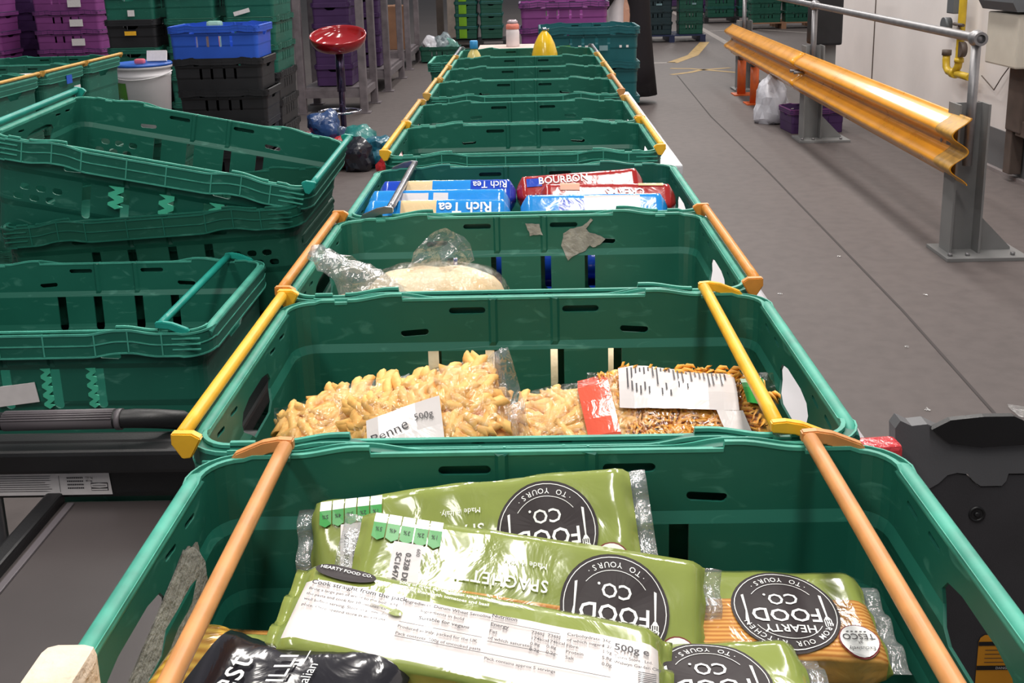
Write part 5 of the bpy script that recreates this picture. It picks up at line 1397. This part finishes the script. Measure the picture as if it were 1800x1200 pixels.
# ------------------------------------------------------------------ person
def person():
    t = thing('person', 'person in long dark coat and light grey sleeve standing behind the crates', 'person', (1.02, 9.62, 0))
    # body: one skinned surface
    V = {'pelvis': (0, 0, 0.93), 'waist': (0, 0, 1.08), 'chest': (-0.01, 0, 1.32), 'neck': (0, 0, 1.50), 'head0': (-0.01, 0, 1.58), 'head1': (-0.02, 0, 1.70),
         'hl': (-0.02, -0.09, 0.88), 'kl': (-0.05, -0.10, 0.50), 'al': (-0.02, -0.10, 0.09), 'tl': (-0.17, -0.11, 0.035),
         'hr': (0.02, 0.09, 0.88), 'kr': (0.04, 0.10, 0.50), 'ar': (0.08, 0.10, 0.09), 'tr': (-0.06, 0.11, 0.035),
         'sl': (0.0, -0.19, 1.42), 'el': (-0.13, -0.24, 1.20), 'wl': (-0.27, -0.22, 0.98), 'pl': (-0.33, -0.21, 0.96),
         'sr': (0.0, 0.19, 1.42), 'er': (0.02, 0.22, 1.14), 'wr': (-0.12, 0.22, 0.98), 'pr': (-0.19, 0.22, 0.95)}
    Ed = [('pelvis', 'waist'), ('waist', 'chest'), ('chest', 'neck'), ('neck', 'head0'), ('head0', 'head1'), ('pelvis', 'hl'), ('hl', 'kl'), ('kl', 'al'), ('al', 'tl'),
          ('pelvis', 'hr'), ('hr', 'kr'), ('kr', 'ar'), ('ar', 'tr'), ('chest', 'sl'), ('sl', 'el'), ('el', 'wl'), ('wl', 'pl'), ('chest', 'sr'), ('sr', 'er'), ('er', 'wr'), ('wr', 'pr')]
    Rd = {'pelvis': .13, 'waist': .115, 'chest': .14, 'neck': .055, 'head0': .08, 'head1': .085, 'hl': .085, 'kl': .058, 'al': .042, 'tl': .03, 'hr': .085, 'kr': .058, 'ar': .042, 'tr': .03,
          'sl': .06, 'el': .043, 'wl': .027, 'pl': .030, 'sr': .06, 'er': .043, 'wr': .027, 'pr': .030}
    names = list(V)
    me = bpy.data.meshes.new('body'); me.from_pydata([V[n] for n in names], [(names.index(a), names.index(b)) for a, b in Ed], []); me.materials.append(SKIN)
    o = bpy.data.objects.new('body', me); COL.objects.link(o); o.parent = t
    o.modifiers.new('skin', 'SKIN'); o.modifiers.new('sub', 'SUBSURF').levels = 2; o.modifiers['sub'].render_levels = 2
    for i, n in enumerate(names):
        sv = me.skin_vertices[0].data[i]; sv.radius = (Rd[n], Rd[n]); sv.use_root = (n == 'pelvis')
    # five fingers on each hand
    for hx, hy, hz in ((-0.35, -0.21, 0.955), (-0.21, 0.22, 0.945)):
        for i, (dy, ln) in enumerate(((-0.027, .055), (-0.010, .07), (0.009, .066), (0.026, .05))):
            mb = MB(); mb.tube([(hx, hy+dy, hz), (hx-ln*.5, hy+dy, hz-0.006), (hx-ln*.85, hy+dy, hz-0.024), (hx-ln, hy+dy, hz-0.04)], [.009, .0085, .008, .006], n=8); mb.obj('finger', SKIN, t)
        mb = MB(); mb.tube([(hx+0.03, hy+0.028, hz), (hx, hy+0.048, hz-0.012), (hx-0.025, hy+0.052, hz-0.028)], [.011, .010, .008], n=8); mb.obj('thumb', SKIN, t)
    def garment(name, rings, m):
        mb = MB(); R = []
        for (cx, cy, z, rx, ry) in rings: R.append([mb.bm.verts.new((cx+rx*math.cos(2*PI*j/24), cy+ry*math.sin(2*PI*j/24)+0.006*math.sin(j*3+z*9), z)) for j in range(24)])
        for a, b in zip(R, R[1:]):
            for j in range(24):
                f = mb.bm.faces.new((a[j], a[(j+1) % 24], b[(j+1) % 24], b[j])); f.smooth = True
        for q in (R[0][::-1], R[-1]): mb.bm.faces.new(q)
        return mb.obj(name, m, t)
    DK = mat('black_cloth', (24, 20, 26), 0.9, bump=0.2, bscale=80); GY = mat('light_grey_cloth', (214, 208, 212), 0.9, var=0.05)
    garment('coat', [(0.07, 0, 0.09, 0.235, 0.24), (0.075, 0, 0.4, 0.195, 0.21), (0.09, 0, 0.75, 0.150, 0.20), (0.09, 0, 1.0, 0.135, 0.19), (0.07, 0, 1.25, 0.150, 0.20), (0.02, 0, 1.42, 0.14, 0.20), (0, 0, 1.50, 0.07, 0.08)], DK)
    garment('shirt', [(-0.11, -0.04, 0.70, 0.085, 0.13), (-0.115, -0.04, 0.84, 0.09, 0.15), (-0.12, -0.03, 1.0, 0.095, 0.15), (-0.10, 0, 1.25, 0.10, 0.15), (-0.05, 0, 1.44, 0.06, 0.12)], GY)
    mb = MB(); mb.tube([(0, -0.19, 1.43), (-0.13, -0.245, 1.20), (-0.26, -0.225, 0.99)], [0.068, 0.058, 0.050], n=14); mb.obj('sleeve', DK, t)
    mb = MB(); mb.tube([(0, 0.19, 1.43), (0.02, 0.235, 1.14), (-0.10, 0.225, 0.99)], [0.068, 0.056, 0.042], n=14); mb.obj('sleeve', DK, t)
    mb = MB(); mb.lathe([(0.02, -0.10), (0.075, -0.06), (0.098, 0.0), (0.096, 0.06), (0.06, 0.105), (0.01, 0.118)], n=20, M=Matrix.Translation((0.015, 0, 1.66))); mb.obj('hair', mat('dark_brown_hair', (50, 36, 30), 0.7), t)
    for s_ in (-1, 1):
        mb = MB(); mb.box((-0.075+0.03*s_, 0.105*s_, 0.032), (0.26, 0.095, 0.064), bev=0.025); mb.obj('shoe', mat('pale_shoe', (120, 112, 112), 0.6), t)
person()

# ------------------------------------------------------------------ right side wall and fittings
mb = MB(); mb.box((3.30, 5.2, 1.5), (0.2, 9.4, 3.0)); struct('wall_right', mb, WALLM)
mb = MB(); mb.box((3.196, 5.2, 0.14), (0.012, 9.4, 0.28)); struct('trim_1', mb, DADO)
mb = MB(); mb.box((3.18, 5.2, 0.012), (0.05, 9.4, 0.024)); struct('baseboard_right', mb, mat('grey_kerb', (128, 120, 120), 0.7))
mb = MB(); mb.box((3.198, 8.68, 1.5), (0.006, 0.016, 3.0)); struct('trim_2', mb, RUST)
t = thing('junction_box', 'off white metal wall cabinet with dark grey sloping top', 'electrical box', (3.08, 5.64, 0.76))
mb = MB(); mb.box((0, 0, 0.165), (0.22, 0.42, 0.33), bev=0.012); mb.obj('cabinet', BOXW, t)
mb = MB(); mb.prism([(-0.13, 0.345), (0.11, 0.345), (0.11, 0.70), (-0.16, 0.60), (-0.16, 0.40)], -0.23, 0.25, 'y'); mb.obj('hood', BOXG, t)
PATCH('small_plate', t, (-0.162, 0.02, 0.50), (0.004, 0.06, 0.06), PAPER)
mb = MB(); mb.box((0, 0.05, 0.20), (0.10, 0.20, 0.42), bev=0.01); mb.box((0.0, 0.11, -0.12), (0.08, 0.09, 0.35), bev=0.006); mb.box((0.0, -0.35, 0.02), (0.08, 0.75, 0.10), bev=0.006)
o = mb.obj('cable_trunking', RUST); o.location = (3.14, 5.60, 0.345); tag(o, 'brown metal trunking running from the wall cabinet down the white wall', 'trunking')
t = thing('gas_pipe', 'yellow gas pipe with valve wheel and U bend on the white wall', 'pipe', (3.10, 6.55, 0))
mb = MB(); mb.tube([(0, 0, 2.9), (0, 0, 0.70), (0, 0.01, 0.655), (0, 0.05, 0.615), (0, 0.10, 0.600), (0, 0.17, 0.602), (0, 0.215, 0.63), (0, 0.225, 0.68), (0, 0.225, 0.72)], 0.027, n=14); mb.obj('pipe', PIPEY, t)
mb = MB(); mb.tube([(0, 0.225, 0.715), (0, 0.225, 0.755)], 0.034, n=12); mb.obj('end_cap', RUST, t)
mb = MB(); mb.tube([(0, 0.02, 0.60), (0, -0.20, 0.60)], 0.026, n=14); mb.tube([(0, 0.10, 0.60), (0, 0.04, 0.60)], 0.036, n=14); mb.tube([(0, 0, 0.715), (0, 0, 0.685)], 0.033, n=14); mb.obj('pipe_fitting', PIPEY, t)
mb = MB(); mb.tube([(-0.03, -0.02, 0.86), (-0.03, -0.02, 0.95)], 0.012, n=8); mb.tube([(-0.03, -0.10, 0.955), (-0.03, 0.06, 0.955)], 0.012, n=8); mb.tube([(-0.03, -0.05, 0.88), (-0.03, 0.02, 0.88)], 0.02, n=10); mb.obj('valve_handle', RUST, t)
mb = MB(); mb.tube([(-0.02, -0.03, 0.78), (0.02, -0.03, 0.78)], 0.055, n=18); mb.obj('meter', RUST, t)
mb = MB(); mb.box((0.02, 0.20, 1.08), (0.06, 0.12, 0.12), bev=0.008); mb.obj('bracket_box', BOXG, t)
mb = MB(); mb.tube([(0.0, 0.33, 0.93), (0.05, 0.33, 0.93)], 0.055, n=20); mb.obj('round_gauge', BOXG, t)
mb = MB(); mb.tube([(0, 0, 0), (0.02, -0.08, -0.05), (0.02, -0.16, -0.08), (0.02, -0.26, 0.02), (0.02, -0.38, 0.12)], 0.004, n=6); o = mb.obj('thin_cable', RUST); o.location = (3.15, 6.28, 0.62); tag(o, 'thin dark cable sagging on the wall beside the yellow pipe', 'cable')
PATCHW = None

# guard rail: W section
def rail_profile():
    pts = []
    for i in range(41):
        t_ = i/40; z = 0.395+0.322*t_
        x = 2.049+0.040*math.cos(t_*4*PI)
        if t_ < 0.04 or t_ > 0.96: x += 0.004
        pts.append((x, z))
    return pts
def guard_rail():
    t = thing('guard_rail', 'yellow corrugated crash barrier rail on grey posts', 'barrier', (2.05, 7.1, 0))
    X, Y = 2.05, 7.1
    def sheet(name, y0, y1, dx0, dx1, grow=0.0):
        mb = MB(); P = [(a-0.018, b) for a, b in rail_profile()]; th = 0.005
        ny = 24
        rows = []
        for i in range(ny+1):
            y = y0+(y1-y0)*i/ny; dx = dx0+(dx1-dx0)*i/ny
            rows.append(([mb.bm.verts.new((x+dx-grow-X, y-Y, z)) for x, z in P], [mb.bm.verts.new((x+dx-grow-X+th, y-Y, z)) for x, z in P]))
        for (a, b), (c, d) in zip(rows, rows[1:]):
            for j in range(len(P)-1):
                f = mb.bm.faces.new((a[j], a[j+1], c[j+1], c[j])); f.smooth = True
                f = mb.bm.faces.new((b[j+1], b[j], d[j], d[j+1])); f.smooth = True
            mb.bm.faces.new((a[0], c[0], d[0], b[0])); mb.bm.faces.new((a[-1], b[-1], d[-1], c[-1]))
        for a, b in (rows[0], rows[-1]):
            for j in range(len(P)-1): mb.bm.faces.new((a[j], b[j], b[j+1], a[j+1]))
        return mb.obj(name, RAILY, t)
    sheet('rail_panel', 3.92, 7.24, 0.0, 0.085, 0.0)
    sheet('rail_panel', 7.16, 10.60, 0.075, 0.185, -0.007)
    tp_ = sheet('worn_tape', 3.921, 4.13, 0.0, 0.005, 0.0015); setmat(tp_, mat('brown_worn_tape', (188, 142, 62), 0.45, var=0.2, scale=25))
    for dy in (-0.10, 0.02):
        for z in (0.55,): 
            mb = MB(); mb.tube([(0.14, 0.12+dy, z+0.02), (0.02, 0.12+dy, z+0.02)], 0.012, n=8); mb.obj('bolt', STEEL, t)
    mb = MB(); mb.tube([(2.095-X, 4.25-Y, 0.556), (2.075-X, 4.25-Y, 0.556)], 0.012, n=8); mb.obj('bolt', STEEL, t)
guard_rail()
def barrier_post(label, x, y):
    t = thing('barrier_post', label, 'post', (x, y, 0), group='grey barrier posts with handrail')
    mb = MB(); h = 0.76
    mb.box((-0.070, 0, h/2), (0.010, 0.13, h)); mb.box((0.070, 0, h/2), (0.010, 0.13, h)); mb.box((0, 0.02, h/2), (0.135, 0.008, h)); mb.obj('beam_post', POSTG, t)
    mb = MB(); mb.box((0.085, -0.01, 0.009), (0.40, 0.27, 0.018), bev=0.002); mb.obj('base_plate', POSTG, t)
    mb = MB(); mb.prism([(0.076, 0.018), (0.25, 0.018), (0.25, 0.03), (0.076, 0.21)], -0.005, 0.005, 'y'); mb.obj('gusset', POSTG, t)
    for a, b in ((-0.085, -0.10), (0.0, -0.10), (0.22, -0.10), (0.22, 0.09)):
        mb = MB(); mb.tube([(a, b, 0.018), (a, b, 0.034)], 0.011, n=6); mb.obj('bolt', STEEL, t)
    mb = MB(); mb.tube([(-0.012, -0.045, 0.46), (-0.012, -0.045, 1.05)], 0.0225, n=16); mb.obj('handrail_upright', STEEL, t)
    mb = MB(); bm2 = mb.bm; bmesh.ops.create_uvsphere(bm2, u_segments=18, v_segments=12, radius=0.040)
    for v in bm2.verts: v.co += Vector((-0.012, -0.045, 1.075))
    for f in bm2.faces: f.smooth = True
    mb.obj('ball_joint', STEEL, t)
    return t
barrier_post('nearest grey barrier post with wide base plate at the end of the yellow rail', 2.150, 4.12)
barrier_post('middle grey barrier post in front of the purple crate', 2.268, 7.32)
barrier_post('farthest grey barrier post where the yellow rail ends', 2.375, 10.45)
t = thing('handrail', 'grey tubular handrail running above the yellow rail, open end facing the camera', 'handrail', (2.138, 4.075, 1.075))
def hr(y): return 0.036*(y-4.075)
mb = MB(); mb.tube([(0, -0.045, 0), (hr(10.4)*1.0, 6.33, 0.0), (hr(13), 9.0, 0.0)], 0.0235, n=18, caps=False)
mb.tube([(0, -0.045, 0), (hr(10.4)*1.0, 6.33, 0.0)], 0.0195, n=18, caps=False); mb.obj('rail_tube', STEEL, t)
mb = MB(); mb.tube([(0, -0.050, 0), (0, -0.020, 0)], 0.033, n=18, caps=False); mb.lathe([(0.0205, 0), (0.033, 0)], n=18, M=Matrix.Translation((0, -0.050, 0)) @ Matrix.Rotation(PI/2, 4, 'X'), caps=False); mb.obj('end_collar', STEEL, t)
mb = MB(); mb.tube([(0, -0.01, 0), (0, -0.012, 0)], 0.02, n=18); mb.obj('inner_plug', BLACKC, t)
for lab, x, y, r in (('orange bollard nearer the camera beneath the yellow rail', 2.262, 9.36, .043), ('orange bollard farther back beneath the yellow rail', 2.275, 10.05, .045)):
    t = thing('orange_bollard', lab, 'bollard', (x, y, 0))
    mb = MB(); mb.tube([(0, 0, 0.01), (0, 0, 0.37)], r, n=18); mb.obj('bollard_tube', ORPOST, t)
    mb = MB(); mb.box((0.01, 0, 0.006), (0.2, 0.2, 0.012)); mb.obj('base_plate', ORPOST, t)
    mb = MB(); mb.box((0.02, 0.03, 0.395), (0.11, 0.09, 0.07), bev=0.02); mb.obj('clamp', RUST, t)
mb = MB(); mb.box((0, 0, 0.33), (0.24, 0.26, 0.66), bev=0.02); mb.box((0, 0, 0.672), (0.26, 0.28, 0.03), bev=0.01)
o = mb.obj('black_bin', BLACKC); o.location = (2.56, 8.05, 0.70); tag(o, 'black box on the ledge behind the middle barrier post', 'box')
mb = MB(); mb.box((0, 0, 0.35), (0.10, 0.10, 0.70)); mb.box((0, 0, 0.005), (0.2, 0.2, 0.01)); o = mb.obj('support_stand', POSTG); o.location = (2.60, 8.05, 0); tag(o, 'grey stand holding up the black box behind the middle post', 'stand')
crate('purple crate on the floor behind the middle barrier post', (2.40, 7.78, 0.0), rz=0.08, mats=[DPURPLE, PURPLE], scale=(.78, .9, .95))
lump('white_sack', 'white plastic sack slumped on the floor left of the purple crate', (2.16, 8.22, 0), 0.155, WPL, 5.5, 'sack', sc=(1, 1, 1.5))

# floor markings and joints
YF = mat('worn_yellow_floor_paint', (176, 146, 96), 0.7, var=0.2, scale=12); WF = mat('worn_white_floor_paint', (150, 142, 138), 0.7, var=0.15, scale=12)
def strip(name, pts, wd, m, label=None):
    mb = MB(); P = [Vector((*p, 0)) for p in pts]; L = []
    for i, p in enumerate(P):
        d = (P[min(i+1, len(P)-1)]-P[max(i-1, 0)]).normalized(); n = Vector((-d.y, d.x, 0))*wd/2
        L.append((p-n, p+n))
    for (a, b), (c, d) in zip(L, L[1:]): mb.poly([(a.x, a.y, 0.002), (c.x, c.y, 0.002), (d.x, d.y, 0.002), (b.x, b.y, 0.002)])
    return struct(name, mb, m, label)
strip('trim_3', [(1.08, 13.5), (2.05, 13.4)], 0.14, WF); strip('trim_4', [(2.0, 13.4), (2.45, 14.4), (3.0, 16.6)], 0.16, YF)
strip('trim_5', [(1.88, 12.7), (2.14, 12.62), (2.30, 12.45), (2.66, 12.05)], 0.085, YF); strip('trim_6', [(1.80, 12.0), (2.06, 12.2), (2.24, 12.45), (2.66, 12.62)], 0.085, YF)
JM = mat('dark_floor_joint', (64, 58, 58), 0.8)
strip('trim_7', [(1.52, 2.2), (1.58, 3.3), (1.665, 6.2), (1.70, 8.6), (1.86, 11.9)], 0.012, JM)
strip('trim_8', [(3.5, 19), (4.4, 19.2), (5.4, 17.6)], 0.10, WF); strip('trim_9', [(-0.95, 1), (-0.98, 12)], 0.014, JM)
strip('trim_10', [(3.3, 16.0), (3.9, 30.0)], 0.12, WF)
for i, (x, y, s_) in enumerate([(1.62, 2.33, 0.05), (1.66, 2.28, 0.035), (1.12, 3.55, 0.012), (1.55, 4.1, 0.015), (1.32, 2.35, 0.012), (1.45, 2.9, 0.01), (1.75, 3.5, 0.012)]):
    mb = MB(); rq = random.Random(i)
    pts = [(s_*(0.5+0.7*rq.random())*math.cos(2*PI*k/9), s_*(0.5+0.7*rq.random())*math.sin(2*PI*k/9), 0.004*rq.random()+0.001) for k in range(9)]
    for k in range(9): mb.poly([(0, 0, 0.007), pts[k], pts[(k+1) % 9]])
    o = mb.obj('plastic_scrap', FILMW); o.location = (x, y, 0.001); o.name = 'plastic_scrap'
    tag(o, 'scrap of clear plastic film on the grey floor right of the row', 'litter', 'plastic scraps on the floor')
# far right stock by the wall
for j, (x, y, m, lab) in enumerate([(4.95, 19.6, [DGREEN, DGREEN], 'dark green crates on the far pallet behind the handrail'), (4.45, 21.6, [DGREEN, T2[0]], 'green crates beside the far purple ones'), (4.3, 23.6, [DPURPLE, DPURPLE], 'purple crates far down the right side'), (4.35, 26.6, [DPURPLE, PURPLE], 'purple crates at the very far end')]):
    pallet(['wooden pallet under the far dark green crates', 'pallet under the far green crates', 'pallet under the far purple crates', 'pallet at the very far end of the right side'][j], (x, y, 0), 1.4, 1.0, CARD if j == 0 else BLACKC)
    for c in range(2):
        for k in range(5):
            crate('%s, %s layer' % (lab, ['bottom', 'second', 'third', 'fourth', 'top'][k]), (x-0.33+0.66*c, y-0.25, 0.125+0.205*k), mats=m, group=lab)

# ------------------------------------------------------------------ printed marks and stickers belong to the part they are on
HOST = {'wrapper': ('printed_logo', 'lettering', 'price_sticker', 'printed_roundel', 'nutrition_badges', 'print', 'line_drawing'),
        'crate_body': ('torn_label', 'slot_grille', 'tape_wrap', 'paper_label', 'blue_card', 'white_sticker', 'yellow_sticker', 'white_label', 'white_dot', 'green_label', 'lime_clip'),
        'film_bag': ('paper_label', 'lettering', 'small_print', 'red_band', 'green_band', 'film_seal'),
        'front_panel': ('screw', 'warning_label'), 'push_handle': ('handle_grip',), 'end_panel': ('information_label',), 'bucket_body': ('green_label', 'wire_handle'),
        'cabinet': ('small_plate',), 'seat_': ()}
for o in [q for q in bpy.data.objects if q.parent is None and 'category' in q]:
    ch = kids(o)
    for hn, names in HOST.items():
        h = [c for c in ch if c.name.split('.')[0] == hn]
        if not h or not names: continue
        for c in ch:
            if c.name.split('.')[0] in names and c.parent == o: c.parent = h[0]
